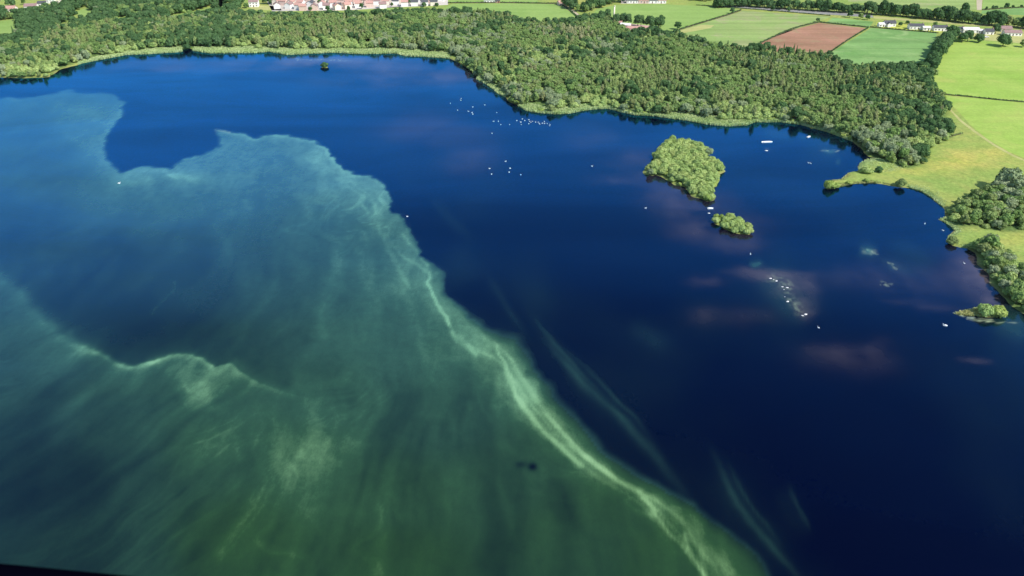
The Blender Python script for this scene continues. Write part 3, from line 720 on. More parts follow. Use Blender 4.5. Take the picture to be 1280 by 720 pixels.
single('oak_tree', 1152, 204, .45, 'small dark tree at the meadow edge beside a larger dark tree', LAND, .85)
single('dark_bush', 1190, 304, .9, 'lone rounded bush on the bank between the copse and the wooded strip', .3, .8, name='round_bush')
single('grey_willow_tree', 1258, 238, 1.75, 'tall grey-green tree standing above the copse', LAND, 1.0)
single('grey_willow_tree', 1272, 243, 1.45, 'second tall grey-green tree above the copse by the right margin', LAND, 1.0)
single('grey_willow_tree', 1249, 240, 1.1, 'lower grey-green tree left of the tall tree above the copse', LAND, 1.0)
single('willow_tree', 1232, 393, 1.0, 'rounded light green bush on the sandbar islet, left of its neighbour', .3, 1.1, name='round_bush')
single('pale_bush', 1246, 394, 1.45, 'yellow-green bush on the right end of the sandbar islet', .3, 1.2)
single('pale_bush', 1251, 389, .8, 'smaller yellow-green bush behind the right end of the sandbar islet', .3, 1.2)
single('dome_bush', 406, 84.0, 1.3, 'small dark domed bush alone in the water near the far shore', -.3, .62, name='island_bush')
single('oak_tree', 234, 62, .6, 'dark bush breaking the far reed belt at the waterline', .2, .8, name='shore_bush')
single('grey_willow_tree', 812, 219, .62, 'pale round willow on the small left lobe of the large island', .3, .8)
single('grey_willow_tree', 886, 196, .8, 'whitish willow on the right shoulder of the large island', .5, .9)
single('pale_bush', 884, 250, 1.3, 'yellow-green bush on the near tip of the large island', .3, .9)
# hedgerow trees along the lane
def row(path, step, kinds, smin, smax, label, group, jit=1.5, name=None, two=False, spots=None):
    pts = [at(*p) for p in path]; n = 0; words = ['dark', 'deep green', 'dusky green']
    for (ax, ay), (bx, by) in zip(pts[:-1], pts[1:]):
        L = math.hypot(bx - ax, by - ay); m = max(1, int(L / step))
        for i in range(m):
            for q in range(2 if two else 1):
                u = (i + random.uniform(.2, .8)) / m
                s = random.uniform(smin, smax)
                x = ax + (bx - ax) * u + random.uniform(-jit, jit); y = ay + (by - ay) * u + random.uniform(-jit, jit) + q * step * .8
                lb = label
                if spots:
                    qx_, _ = chart(x, y, LAND); near_ = min(spots, key=lambda t: abs(t[0] - qx_))[1]
                    lb = '%s %s, %s' % ('tall dark tree' if s > (smin + smax) / 2 else 'lower dark tree', near_, 'back line' if q else 'front line')
                put_tree(random.choice(kinds), x, y, LAND, s, lb, group, name, random.uniform(.85, 1.15))
row([(893,10),(930,8),(985,12),(1035,15),(1085,17)], 5.0, ['oak_tree', 'oak_tree', 'alder_tree'], .7, 1.05, 'dark tree beyond the lane', 'hedgerow trees beyond the lane left of the bungalows', 2.0, two=True,
    spots=[(900, 'at the left end of the lane'), (940, 'beyond the striped field'), (985, 'behind the two lane bushes'), (1030, 'behind the small green field'), (1070, 'behind the light green lane tree')])
row([(1085,18),(1130,21),(1180,26),(1215,30),(1250,33),(1300,38)], 4.6, ['oak_tree', 'oak_tree', 'alder_tree'], .8, 1.2, 'dark tree behind the bungalows', 'hedgerow trees behind the bungalows', 2.0, two=True,
    spots=[(1088, 'left of the dormer bungalow'), (1112, 'behind the dormer bungalow'), (1144, 'behind the middle bungalow'), (1174, 'behind the bungalow by the yellow tree'), (1212, 'behind the widest bungalow'), (1236, 'behind the grey-roofed cottage'), (1264, 'behind the rightmost house'), (1295, 'by the right margin')])
row([(1192,47),(1186,54),(1179,62),(1172,72),(1166,84),(1163,90)], 5.0, ['oak_tree'], .75, 1.05, 'dark tree dividing the fields', 'trees in the row between the emerald and lime fields', 1.5, two=True,
    spots=[(1190, 'at the house end of the row between the fields'), (1179, 'in the upper half of the row between the fields'), (1171, 'in the lower half of the row between the fields'), (1163, 'where the row between the fields meets the wood')])
row([(1195,53),(1205,52),(1216,52)], 5, ['oak_tree', 'alder_tree'], .7, .95, 'broad tree', 'trees along the top edge of the lime field', 1,
    spots=[(1196, 'at the corner of the lime field'), (1206, 'on the lime field edge, before the gap'), (1218, 'beside the gap on the lime field edge')])
for q in [(1223,53,.751,'dark round tree at the top edge of the lime field before the car'), (1253,58,1.1,'large round tree at the top edge of the lime field below the rightmost bungalow'), (1279,59,1.0,'pale-stemmed tree at the top right edge of the lime field'), (1244,42,.8,'dark round tree between the terrace and the rightmost bungalow')]:
    single('oak_tree' if q[2] != 1.0 else 'alder_tree', q[0], q[1], q[2], q[3])
single('oak_tree', 1205, 17, .95, 'large dark tree standing above the belt beside the bare track')
single('oak_tree', 1258, 10, .5, 'small lone tree in the far hedge at the top right')
single('oak_tree', 915, 17, .55, 'squat tree on the hedge at the left corner of the striped pale field')
single('oak_tree', 966, 14, .5, 'left one of two dark bushes on the near side of the lane')
single('oak_tree', 985, 15, .45, 'right one of two dark bushes on the near side of the lane')
single('oak_tree', 1022, 27.5, .4, 'small bush at the top corner of the ploughed field')
single('oak_tree', 1062, 22, .65, 'dark bushy tree at the left end of the small green field')
single('alder_tree', 1075, 24, .85, 'light green tree beside dark bushes by the small green field')
single('oak_tree', 1084, 25, .5, 'dark tree at the right end of the small green field')
single('spruce_tree', 879, 58, .8, 'pointed conifer standing clear of the wood by the striped pale field')
single('spruce_tree', 886, 60, .55, 'shorter pointed conifer next to the lone conifer by the striped field')
single('oak_tree', 900, 60, .5, 'small dark tree at the wood edge below the striped pale field')
single('oak_tree', 847, 37, .7, 'dark round tree at the hedge corner between the two pale fields')
for i, (a, b, s) in enumerate([(770,30,.8),(779,30,.85),(785,31,.75),(797,33,.85),(801,33,.75),(812,35,.95),(823,35,.85),(826,34,.8),(752,27,.85),(759,26,.8)]):
    single('oak_tree', a, b, s, ['dark upright tree first behind the ruined brick works, beside the mast', 'dark upright tree second from the mast behind the brick works', 'dark narrow tree third from the mast behind the brick works', 'tall dark tree in the middle of the row behind the brick works', 'tall dark tree right of the middle of the row behind the brick works', 'broad dark tree third from the right end of the row by the brick works', 'dark tree at the right end of the row by the brick works', 'dark tree behind the right end of the row by the brick works', 'dark tree left of the mast, outermost of its clump', 'dark tree just left of the mast'][i], sz=1.25)
single('alder_tree', 1168, 35.5, .8, 'yellow-leaved garden tree between two white bungalows')
single('oak_tree', 1125, 33, .4, 'dark garden bush right of the dormer house')
single('oak_tree', 1134, 30, .35, 'small dark garden bush behind the dormer house')
# left park and town trees
pk = [(5,20),(12,24),(20,22),(28,22),(36,18),(48,17),(60,12),(70,12),(80,10),(92,10),(100,8),(106,7),(118,9),(126,12),(140,10),(150,12),(160,8),(172,10),(180,14),(190,8),(200,12),(208,14),(216,10),(226,12),(236,14),(244,8),(256,9),(262,6),(284,6),(296,10),(302,4),(308,10),(330,5),(337,5),(14,8),(30,6),(130,4),(145,4),(165,3),(185,3),(210,4),(230,4),(120,24),(135,22),(128,17),(143,16),(172,18),(186,20),(200,19),(222,17),(238,20),(300,17),(22,32),(48,26),(60,24),(72,22),(84,20),(92,24),(55,34),(66,30),(270,14),(285,15)]
for a, b in pk:
    single(random.choice(['oak_tree', 'alder_tree', 'oak_tree']), a, b, random.uniform(.75, 1.05), '%s tree among the small lawns %s' % (random.choice(['dark rounded', 'broad dark', 'dusky green']), 'at the top left' if a < 100 else 'left of the town' if a > 200 else 'behind the left wood'), group='parkland trees behind the left wood')
for a, b, lab in [(350,2,'dark tree standing between the first white house and the town'),(720,3,'dark tree at the head of the farm track'),(745,2,'dark tree beyond the farm track, right of the head tree')]:
    single('oak_tree', a, b, .95, lab)
row([(705,5),(716,11),(728,16),(742,12),(755,7),(790,-1)], 6.5, ['oak_tree', 'alder_tree'], .7, 1.0, 'dark tree in the grove right of the farm track', 'grove right of the farm track', 5, two=True)
row([(720,-2),(800,-5),(880,1),(930,3)], 7, ['oak_tree', 'alder_tree'], .7, 1.0, 'dark tree in the belt at the top edge, left of the lane', 'belt of trees at the top edge', 4, two=True)
row([(1228,13),(1250,10.5),(1290,9)], 8, ['oak_tree'], .25, .4, 'small thorn bush in the far hedge at the top right', 'thorn bushes in the far right hedge', .4, name='thorn_bush')

# the woods: the nearest trees one by one, the rest as one mass
KL = ['alder_tree', 'birch_tree', 'grey_willow_tree', 'oak_tree', 'spruce_tree', 'willow_tree', 'pale_birch_tree']
xs, ys = scatter(P_MAIN, 4.4, 77)
ok = ~inside(xs, ys, P_HEAD)
lawns = [o for o in COL.objects if o.name.startswith(('lawn', 'yard', 'farm_track'))]
for o in lawns:
    q = [(v.co.x, v.co.y) for v in o.data.vertices]; ok &= ~(sdf(xs, ys, q) < .5)
xs, ys = xs[ok], ys[ok]
PARK = poly([(-40,50),(40,42),(60,32),(85,32),(120,30),(150,24),(180,30),(235,26),(262,18),(300,16),(302,4),(290,0),(150,-6),(95,-1),(60,8),(20,18),(-40,20)])
qx_, qy_ = scatter(PARK, 6.0, 88); ok = np.ones(len(qx_), bool)
for o in lawns:
    q = [(v.co.x, v.co.y) for v in o.data.vertices]; ok &= (sdf(qx_, qy_, q) > 1.5) & ~inside(qx_, qy_ + 13, q) & ~inside(qx_, qy_ + 24, q)
for hx, hy in [at(8,14), at(40,11), at(54,7.5), at(66,3.5), at(82,3)]: ok &= ~((np.abs(qx_ - hx) < 10) & (hy - qy_ < 42) & (hy - qy_ > -8))
park_n = int(ok.sum()); xs = np.concatenate([xs, qx_[ok]]); ys = np.concatenate([ys, qy_[ok]])
# near the water the trees stand wider apart and are broader
dl = land_dist(xs, ys)
ok = (dl > 40) | (rng.random(len(xs)) < .70); xs, ys, dl = xs[ok], ys[ok], dl[ok]
cx, cy = chart(xs, ys, LAND)
edge = -sdf(xs, ys, P_MAIN)
sp = np.zeros(len(xs), int); scl = np.zeros(len(xs))
PN = [fbm(xs * .016 + 31 * i, ys * .016 + 7 * i, 4, 55 + i) for i in range(6)]
for i in range(len(xs)):
    a, b = cx[i], cy[i]
    w = dict(alder=2.6, birch=1.2, grey=.25, oak=.35, spruce=.02, willow=.9, pale=.0)
    shore = max(0, 1 - dl[i] / 45)
    w['willow'] += 4 * shore; w['grey'] += .8 * shore
    if 545 < a < 600 and b < 98: w['grey'] += 6
    if 672 < a < 745 and 34 < b < 62: w['pale'] += 5 * math.exp(-((a - 708) / 26) ** 2 - ((b - 47) / 8) ** 2)
    if 800 < a < 1120 and 60 < b < 128: w['birch'] += 5; w['spruce'] += .25
    if a < 320 and b < 60: w['oak'] += 2.0
    if edge[i] < 0: w['oak'] += 5; w['willow'] = .2; w['birch'] = .3
    if a > 1110 and b < 172: w['oak'] += .9
    for j, k_ in enumerate(('alder', 'birch', 'grey', 'oak', 'spruce', 'willow')): w[k_] *= math.exp(7.0 * PN[j][i])
    if edge[i] < 14 and dl[i] > 60: w['oak'] += 5
    if a < 60 and b > 80: w['grey'] += 1
    k = random.choices(range(7), [w['alder'], w['birch'], w['grey'], w['oak'], w['spruce'], w['willow'], w['pale']])[0]
    sp[i] = k
    base = [.86, .95, .80, .72, .85, .98, 1.0][k]
    scl[i] = base * random.uniform(.78, 1.15) * (1.08 if shore > 0 else 1)
near = np.argsort(np.hypot(xs, ys))
single_ix = near[:170]; rest = near[170:]
kw = ['mid green alder', 'slim olive birch', 'silvery grey-green willow', 'dark round oak', 'pointed dark spruce', 'light green willow', 'pale thin birch']
for i in single_ix:
    wh = min([(1150, 'beside the meadow corner'), (1100, 'behind the willow stand'), (1060, 'off the long white boat'), (1000, 'right of the widest reed patch'), (960, 'by the widest reed patch'), (900, 'facing the large island'), (820, 'left of the large island'), (740, 'right of the central point'), (690, 'on the central point')], key=lambda t: abs(t[0] - cx[i]))[1]
    pos = 'at the water' if dl[i] < 12 else 'one row inland' if dl[i] < 20 else 'two rows inland' if dl[i] < 30 else 'deep in the wood'
    size = 'broad' if scl[i] > .98 else 'small' if scl[i] < .8 else 'middling'
    put_tree(KL[sp[i]], xs[i], ys[i], LAND, float(scl[i]), '%s %s %s, %s' % (size, kw[sp[i]], pos, wh), 'nearest trees of the main wood')
SEC = [(744,763,'right of the central point'), (780,836,'left of the large island'), (947,1066,'facing the long white boat'), (575,600,'below the grey willow grove'), (14,66,'at the far left shore'), (640,650,'left of the central point'), (672,700,'on the central point')]
for i0 in range(len(SHORE) - 1):
    (ax, ay), (bx, by) = SHORE[i0], SHORE[i0 + 1]
    sec = [q for q in SEC if q[0] <= (ax + bx) / 2 <= q[1] and (ay < 190)]
    if not sec: continue
    (wx0, wy0), (wx1, wy1) = at(ax, ay, 0), at(bx, by, 0)
    m = max(1, int(math.hypot(wx1 - wx0, wy1 - wy0) / 4.6))
    for j in range(m):
        u = (j + random.uniform(.2, .8)) / m; k = random.choice(['alder_tree', 'pale_bush', 'pale_bush', 'grey_willow_tree', 'willow_tree', 'alder_tree'])
        sc_k = random.uniform(.6, .95) * (1.3 if k == 'pale_bush' else 1)
        put_tree(k, wx0 + (wx1 - wx0) * u, wy0 + (wy1 - wy0) * u + random.uniform(.8, 3.2), .35, sc_k, '%s overhanging the water %s' % ({'alder_tree': 'mid green shrub', 'pale_bush': 'low yellow-green shrub', 'grey_willow_tree': 'silvery shrub', 'willow_tree': 'light green shrub'}[k], sec[0][2]), 'shrubs overhanging the far shore', 'shore_shrub', .8)
# proto collection (not linked to the scene; only its meshes are instanced)
pc = bpy.data.collections.new('woodland_kinds'); order = {}
for ki, k in enumerate(KL):
    for vi, (cr, tk) in enumerate(KIND[k]):
        mb = cr.copy()
        o = bpy.data.objects.new('%02d_kind' % len(order), mb); pc.objects.link(o); order[(ki, vi)] = len(order)
me = bpy.data.meshes.new('woodland'); P = np.zeros((len(rest), 3), np.float32)
P[:, 0] = xs[rest]; P[:, 1] = ys[rest]; P[:, 2] = LAND - .1
me.vertices.add(len(rest)); me.vertices.foreach_set('co', P.ravel()); me.update()
ia = me.attributes.new('which', 'INT', 'POINT'); ia.data.foreach_set('value', np.array([order[(sp[i], random.randrange(len(KIND[KL[sp[i]]])))] for i in rest], np.int32))
sa = me.attributes.new('size', 'FLOAT', 'POINT'); sa.data.foreach_set('value', scl[rest].astype(np.float32))
ra = me.attributes.new('turn', 'FLOAT', 'POINT'); ra.data.foreach_set('value', rng.uniform(0, 6.28, len(rest)).astype(np.float32))
wood = tag(link('distant_woodland', me), 'broad belt of mixed green woodland covering the land behind the lake', 'woodland', kind='stuff')
ng = bpy.data.node_groups.new('woodland', 'GeometryNodeTree')
ng.interface.new_socket('Geometry', in_out='INPUT', socket_type='NodeSocketGeometry'); ng.interface.new_socket('Geometry', in_out='OUTPUT', socket_type='NodeSocketGeometry')
N = ng.nodes.new; gi = N('NodeGroupInput'); go = N('NodeGroupOutput')
ip = N('GeometryNodeInstanceOnPoints'); ci = N('GeometryNodeCollectionInfo'); ci.inputs['Collection'].default_value = pc
ci.inputs['Separate Children'].default_value = True; ci.inputs['Reset Children'].default_value = True
m2p = N('GeometryNodeMeshToPoints')
def na(n, ty):
    nd = N('GeometryNodeInputNamedAttribute'); nd.data_type = ty; nd.inputs[0].default_value = n; return nd.outputs[0]
cb = N('ShaderNodeCombineXYZ')
ng.links.new(gi.outputs[0], m2p.inputs[0]); ng.links.new(m2p.outputs[0], ip.inputs['Points'])
ng.links.new(ci.outputs[0], ip.inputs['Instance']); ip.inputs['Pick Instance'].default_value = True
ng.links.new(na('which', 'INT'), ip.inputs['Instance Index']); ng.links.new(na('size', 'FLOAT'), ip.inputs['Scale'])
ng.links.new(na('turn', 'FLOAT'), cb.inputs[2]); ng.links.new(cb.outputs[0], ip.inputs['Rotation'])
ng.links.new(ip.outputs[0], go.inputs[0])
mod = wood.modifiers.new('woodland', 'NODES'); mod.node_group = ng
print('woodland points', len(rest), 'single trees', tree_count)

# ------------------------------------------------------------------ reeds
def reeds(label, area, n, seed, hmin=.9, hmax=1.9, mat=None):
    r = np.random.default_rng(seed); P = np.array(area)
    x0, y0 = P.min(0); x1, y1 = P.max(0)
    xs = r.uniform(x0, x1, n * 6); ys = r.uniform(y0, y1, n * 6)
    ok = inside(xs, ys, [tuple(p) for p in P]); d = land_dist(xs, ys); ok &= (d > -2.5)
    xs, ys = xs[ok][:n], ys[ok][:n]; m = len(xs)
    a = r.uniform(0, 3.14, m); h = r.uniform(hmin, hmax, m); w = r.uniform(.25, .6, m)
    lx, ly = r.normal(0, .35, m), r.normal(0, .35, m)
    z0 = np.zeros(m)
    V = np.stack([np.stack([xs - np.cos(a) * w, ys - np.sin(a) * w, z0], 1), np.stack([xs + np.cos(a) * w, ys + np.sin(a) * w, z0], 1),
                  np.stack([xs + lx + np.cos(a) * w * .7, ys + ly + np.sin(a) * w * .7, h], 1), np.stack([xs + lx - np.cos(a) * w * .7, ys + ly - np.sin(a) * w * .7, h * .9], 1)], 1).reshape(-1, 3)
    F = np.arange(m)[:, None] * 4 + np.arange(4)[None]
    o = link('reed_bed', mesh_from('reed_bed', V, F, [mat or M['reed']]))
    return tag(o, label, 'reeds', kind='stuff')
def reed_mat(name, a, b):
    t = NT(name); v = t.coords(); f = t.noise(v, .12, 4, .6)
    c = t.ramp(f, [(.35, a), (.65, b)])
    d = t.n('ShaderNodeBsdfDiffuse'); t.l(c, d.inputs[0]); tr = t.n('ShaderNodeBsdfTranslucent'); t.l(c, tr.inputs[0])
    mx = t.n('ShaderNodeMixShader'); mx.inputs[0].default_value = .35; t.l(d.outputs[0], mx.inputs[1]); t.l(tr.outputs[0], mx.inputs[2]); t.l(mx.outputs[0], t.out.inputs[0]); return t.m
M['reed'] = reed_mat('reed_leaves', (.38, .50, .20), (.52, .60, .30))
M['straw_reed'] = reed_mat('sedge_leaves', (.30, .36, .12), (.42, .42, .18))
sh = {i: p for i, p in enumerate(SHORE)}
reeds('pale green reed belt edging the far left shore', poly([(98,81),(104,79),(125,75),(157,69),(200,67),(228,66),(228,59),(200,61),(160,63),(125,71),(98,77)], 0), 9000, 1)
reeds('pale green reed belt edging the far middle shore', poly([(240,66),(265,67),(320,66.5),(337,65),(360,69),(417,66),(455,68),(495,67),(507,70.5),(525,71),(562,73.5),(565,67),(520,63),(480,61),(420,60),(360,61),(300,59),(243,60)], 0), 22000, 2)
reeds('yellow-green reeds in the bay below the bright willows', poly([(596,99),(611,108),(622,117),(632,122),(636,118),(622,109),(608,100),(600,94)], 0), 2500, 3)
reeds('yellow-green reeds along the shore of the central point', poly([(648,133),(658,139),(671,141),(693,143),(713,142),(729,138.5),(744,137),(760,136),(775,140),(793,144),(820,145.5),(820,139),(775,134),(745,131),(720,133),(690,136),(660,131)], 0), 9000, 4)
reeds('sunlit reeds along the shore facing the large island', poly([(820,146),(858,151),(884,156),(909,158),(933,157),(944,153),(975,153),(1000,156),(1033,165),(1065,177),(1060,170),(1035,160),(1005,152),(975,147),(940,147),(905,148),(860,142),(820,138)], 0), 11000, 5)
reeds('pale sedge covering the low ground behind the spit', poly([(1075,205),(1084,200),(1098,199),(1112,204),(1130,211),(1120,216),(1100,217),(1073,214)], 0), 4000, 6, .5, 1.1)
reeds('tufted sedge on the spit reaching into the lake', poly([(1052,225),(1037,227),(1030,232),(1044,235),(1072,229),(1100,229),(1116,232),(1110,222),(1061,217)], 0), 3500, 7, .3, .8, M['straw_reed'])
reeds('rough rushes on the bank below the meadow', poly([(1140,236),(1153,240),(1166,248),(1179,259),(1184,255),(1172,240),(1150,232),(1125,231)], 0), 2500, 8, .4, 1.0)
reeds('bright green rushes on the low bank by the copse', poly([(1175,274),(1188,283),(1196,290),(1186,296),(1184,302),(1208,310),(1225,300),(1215,288),(1195,283),(1184,272)], 0), 3000, 9, .3, .9)
reeds('pale sedge on the sandbar islet', poly([(1193,392),(1220,385),(1253,383),(1257,391),(1246,397),(1204,394)], 0), 1800, 10, .25, .7, M['straw_reed'])

# ------------------------------------------------------------------ hedges
def hedge(label, path, w=1.6, h=1.8, mat='oak', dens=7):
    pts = [at(*p) for p in path]; r = np.random.default_rng(len(label) * 13); Pn = []
    mb = MB()
    for (ax, ay), (bx, by) in zip(pts[:-1], pts[1:]):
        L = math.hypot(bx - ax, by - ay); m = max(4, int(L * dens))
        u = r.random(m); ox, oy = -(by - ay) / L, (bx - ax) / L
        hh = 1 + .35 * gnoise(u * L * .22, u * 0 + 3.3, 5)
        q = r.uniform(-1, 1, m); z = (1 - np.abs(q) ** 3 * .5) * r.uniform(.15, 1, m) ** .6 * h * hh
        Pn.append(np.stack([ax + (bx - ax) * u + ox * q * w / 2, ay + (by - ay) * u + oy * q * w / 2, z + LAND], 1))
        k = max(2, int(L / 3))
        for i in range(k):
            t0 = (i + .5) / k
            mb.box(ax + (bx - ax) * t0, ay + (by - ay) * t0, LAND - .1, L / k, w * .6, h * .62, math.atan2(by - ay, bx - ax))
    P = np.concatenate(Pn); m = len(P)
    n = r.normal(size=(m, 3)); n[:, 2] = np.abs(n[:, 2]) + .4; n /= np.linalg.norm(n, axis=1)[:, None]
    t = np.cross(n, r.normal(size=(m, 3))); t /= np.linalg.norm(t, axis=1)[:, None]; b = np.cross(n, t)
    s = r.uniform(.22, .48, m)[:, None]
    Q = np.stack([P - t * s - b * s, P + t * s - b * s * .7, P + t * s * .8 + b * s, P - t * s + b * s * .8], 1).reshape(-1, 3)
    root = bpy.data.objects.new('hedge', None); COL.objects.link(root); root.location = (pts[0][0], pts[0][1], LAND); tag(root, label, 'hedge')
    off = np.array([pts[0][0], pts[0][1], LAND])
    link('foliage', mesh_from('hedge_foliage', Q - off, np.arange(m)[:, None] * 4 + np.arange(4)[None], [M[mat]]), root)
    mb.V = [(v[0] - off[0], v[1] - off[1], v[2] - off[2]) for v in mb.V]
    link('branches', mb.mesh('hedge_branches', [M['bark']]), root)
hedge('clipped hedge between the grass field and the striped pale field', [(926,13.2),(910,19),(880,28),(849,37.5)], 1.8, 1.8)
hedge('hedge between the striped pale field and the ploughed field', [(1024,28),(1000,33.5),(982,39.5),(944,57)], 1.6, 1.5)
hedge('hedge along the top of the ploughed field', [(1024,28),(1054,31.2),(1086,34.5)], 1.6, 1.5)
hedge('hedge between the ploughed field and the emerald field', [(1085,35),(1060,50),(1034,68)], 1.3, 1.1)
hedge('garden hedge along the top of the emerald field', [(1087,34.2),(1130,38),(1173,41.5)], 1.2, 1.3)
hedge('low thorn hedge dividing the two lime fields', [(1168,117),(1215,121.5),(1245,124.8),(1290,128.6)], .9, 1.0)
hedge('thin hedge along the top of the left grass field', [(560,4),(626,3.6),(697,4.8)], 1.8, 1.7)
hedge('hedge along the lane at the top of the pale field', [(870,6.5),(905,9),(965,13.6),(1038,19.8)], 1.0, 1.0)
hedge('far hedge across the top right fields', [(1228,12.6),(1258,10.5),(1300,8.8)], 1.8, 1.6)
hedge('hedge along the farm track', [(699,4.5),(711,12),(721,21)], 1.4, 1.4)
hedge('bushy fringe under the meadow beside the wood', [(1186,171),(1196,168.5),(1203,167)], 1.5, 1.1, 'birch')

# ------------------------------------------------------------------ buildings
M['white'] = plain('white_render', (.78, .76, .72), .06, .8)
M['cream'] = plain('cream_render', (.72, .64, .54), .08, .8)
M['pinkw'] = plain('pink_render', (.62, .46, .40), .1, .8)
M['brick'] = plain('red_brick', (.38, .20, .15), .25, 2.5)
M['slate'] = plain('slate_roof', (.075, .075, .085), .3, 1.2)
M['redroof'] = plain('red_tile_roof', (.42, .24, .20), .25, 1.2)
M['mauveroof'] = plain('mauve_tile_roof', (.26, .17, .16), .25, 1.2)
M['paleroof'] = plain('pale_sheet_roof', (.62, .60, .58), .12, 1.0)
M['glass'] = plain('window_glass', (.03, .04, .05), .2, 1, .1, .6)
M['doorm'] = plain('painted_door', (.10, .07, .05), .2, 1)
M['potclay'] = plain('chimney_brick', (.36, .24, .19), .2, 3)
mesh_cache = {}
def gable_wall(L, W, h, rh, mat):
    key = ('w', L, W, h, rh, mat)
    if key not in mesh_cache:
        x, y = L / 2, W / 2
        V = [(-x, -y, -.3), (x, -y, -.3), (x, y, -.3), (-x, y, -.3), (-x, -y, h), (x, -y, h), (x, y, h), (-x, y, h), (-x, 0, h + rh), (x, 0, h + rh)]
        F = [(0, 1, 5, 4), (2, 3, 7, 6), (1, 2, 6, 9, 5), (3, 0, 4, 8, 7), (3, 2, 1, 0)]
        me = bpy.data.meshes.new('house_wall'); me.from_pydata(V, [], F); me.update(); me.materials.append(M[mat]); mesh_cache[key] = me
    return mesh_cache[key]
def roof_mesh(L, W, h, rh, mat, ov=.35):
    key = ('r', L, W, h, rh, mat)
    if key not in mesh_cache:
        x, y = L / 2 + ov, W / 2 + ov; dz = rh * ov / (W / 2); t = .22
        V = [(-x, -y, h - dz), (x, -y, h - dz), (x, 0, h + rh), (-x, 0, h + rh), (x, y, h - dz), (-x, y, h - dz)]
        V = [(a, b, c + .06) for a, b, c in V]; V += [(a, b, c + t) for a, b, c in V]
        F = [(0, 3, 2, 1), (3, 5, 4, 2), (6, 7, 8, 9), (9, 8, 10, 11), (0, 1, 7, 6), (4, 5, 11, 10), (1, 2, 8, 7), (2, 4, 10, 8), (3, 0, 6, 9), (5, 3, 9, 11)]
        me = bpy.data.meshes.new('house_roof'); me.from_pydata(V, [], F); me.update(); me.materials.append(M[mat]); mesh_cache[key] = me
    return mesh_cache[key]
def simple_box(nm, sx, sy, sz, mat):
    key = (nm, sx, sy, sz, mat)
    if key not in mesh_cache:
        mb = MB(); mb.box(0, 0, 0, sx, sy, sz); mesh_cache[key] = mb.mesh(nm, [M[mat]])
    return mesh_cache[key]
def window_mesh(w, h):
    key = ('win', w, h)
    if key not in mesh_cache:
        mb = MB(); mb.box(0, 0, 0, w, .06, h); me = mb.mesh('window', [M['glass'], M['white']])
        mesh_cache[key] = me
        mf = MB()
        for s in (-1, 1): mf.box(s * (w / 2), 0, -.05, .1, .12, h + .1)
        mf.box(0, 0, h, w, .12, .1); mf.box(0, 0, -.12, w + .2, .2, .1); mf.box(0, 0, 0, .06, .1, h)
        mesh_cache[('frm', w, h)] = mf.mesh('window_frame', [M['white']])
    return mesh_cache[key], mesh_cache[('frm', w, h)]
def house(name, label, px_, py_, L, W, h, rh, rz, wall='white', roof='slate', chim=1, detail=True, group=None, cat='house', z=LAND, porch=False, xy=None):
    x, y = xy or at(px_, py_, z)
    root = bpy.data.objects.new(name, None); COL.objects.link(root); root.location = (x, y, z); root.rotation_euler = (0, 0, rz)
    tag(root, label, cat, group)
    wl = link('wall', gable_wall(L, W, h, rh, wall), root); rf = link('roof', roof_mesh(L, W, h, rh, roof), root)
    for k in range(chim):
        link('chimney', simple_box('chimney', .7, 1.0, 1.5, 'potclay'), rf, ((L / 2 - .6) * (1 if k == 0 else -1), 0, h + rh - .5))
    if detail:
        n = max(2, int(L / 3.2))
        for fl in range(2 if h > 4 else 1):
            for i in range(n):
                xx = -L / 2 + (i + .5) * L / n
                for sgn in (-1, 1):
                    if fl == 0 and i == n // 2 and sgn == -1:
                        link('door', simple_box('door', 1.0, .1, 2.05, 'doorm'), wl, (xx, sgn * (W / 2 + .03), .02)); continue
                    wm, fm = window_mesh(1.5, 1.1)
                    wo_ = link('window', wm, wl, (xx, sgn * (W / 2 + .02), 1.0 + fl * 2.5)); link('window_frame', fm, wo_ , (0, sgn * .02, 0)) if False else link('window_frame', fm, wl, (xx, sgn * (W / 2 + .035), 1.0 + fl * 2.5))
    if porch:
        link('porch', gable_wall(3.2, 3.4, h * .95, rh * .6, wall), root, (-L * .22, -W / 2 - .9, 0), (0, 0, math.pi / 2))
        link('porch_roof', roof_mesh(3.2, 3.4, h * .95, rh * .6, roof), root, (-L * .22, -W / 2 - .9, 0), (0, 0, math.pi / 2))
    return root
# the lane of white bungalows at the right
house('bungalow', 'white bungalow with dormer gables, leftmost house on the lane', 1111, 32.5, 11, 6.5, 3.2, 2.2, .06, porch=True, chim=2)
house('garage', 'small white outbuilding left of the dormer bungalow', 1101, 33, 6, 5, 2.4, 1.3, .06, chim=0, cat='garage', roof='paleroof')
house('bungalow', 'long white bungalow in the middle of the lane with a dark roof', 1144, 36, 14, 6.5, 3.3, 1.7, -.05, chim=2)
house('garage', 'low white garage between the middle bungalow and the yellow tree', 1157, 37.5, 7, 5, 2.5, 1.2, -.05, chim=0, cat='garage', roof='paleroof')
house('bungalow', 'white bungalow right of the yellow-leaved tree', 1174, 38, 13, 6.5, 3.3, 1.7, -.05, chim=1)
house('bungalow', 'white house half hidden by the top of the tree row', 1196, 39.5, 10, 7, 3.0, 1.6, -.06, chim=1, roof='slate')
house('bungalow', 'widest white bungalow in front of the dark belt', 1212, 40.5, 15, 6.5, 3.3, 1.6, -.06, chim=2, roof='paleroof')
house('garage', 'white shed at the right end of the widest bungalow', 1224, 41, 5, 5, 2.4, 1.0, -.06, chim=0, cat='garage', roof='paleroof')
house('cottage', 'grey-roofed cottage beside the round dark tree', 1235, 42.5, 8, 6, 2.9, 2.2, -.06, chim=1)
house('bungalow', 'rightmost house with a pinkish roof and cream walls', 1264, 44, 16, 7, 3.0, 1.9, -.09, 'white', 'mauveroof', 2)
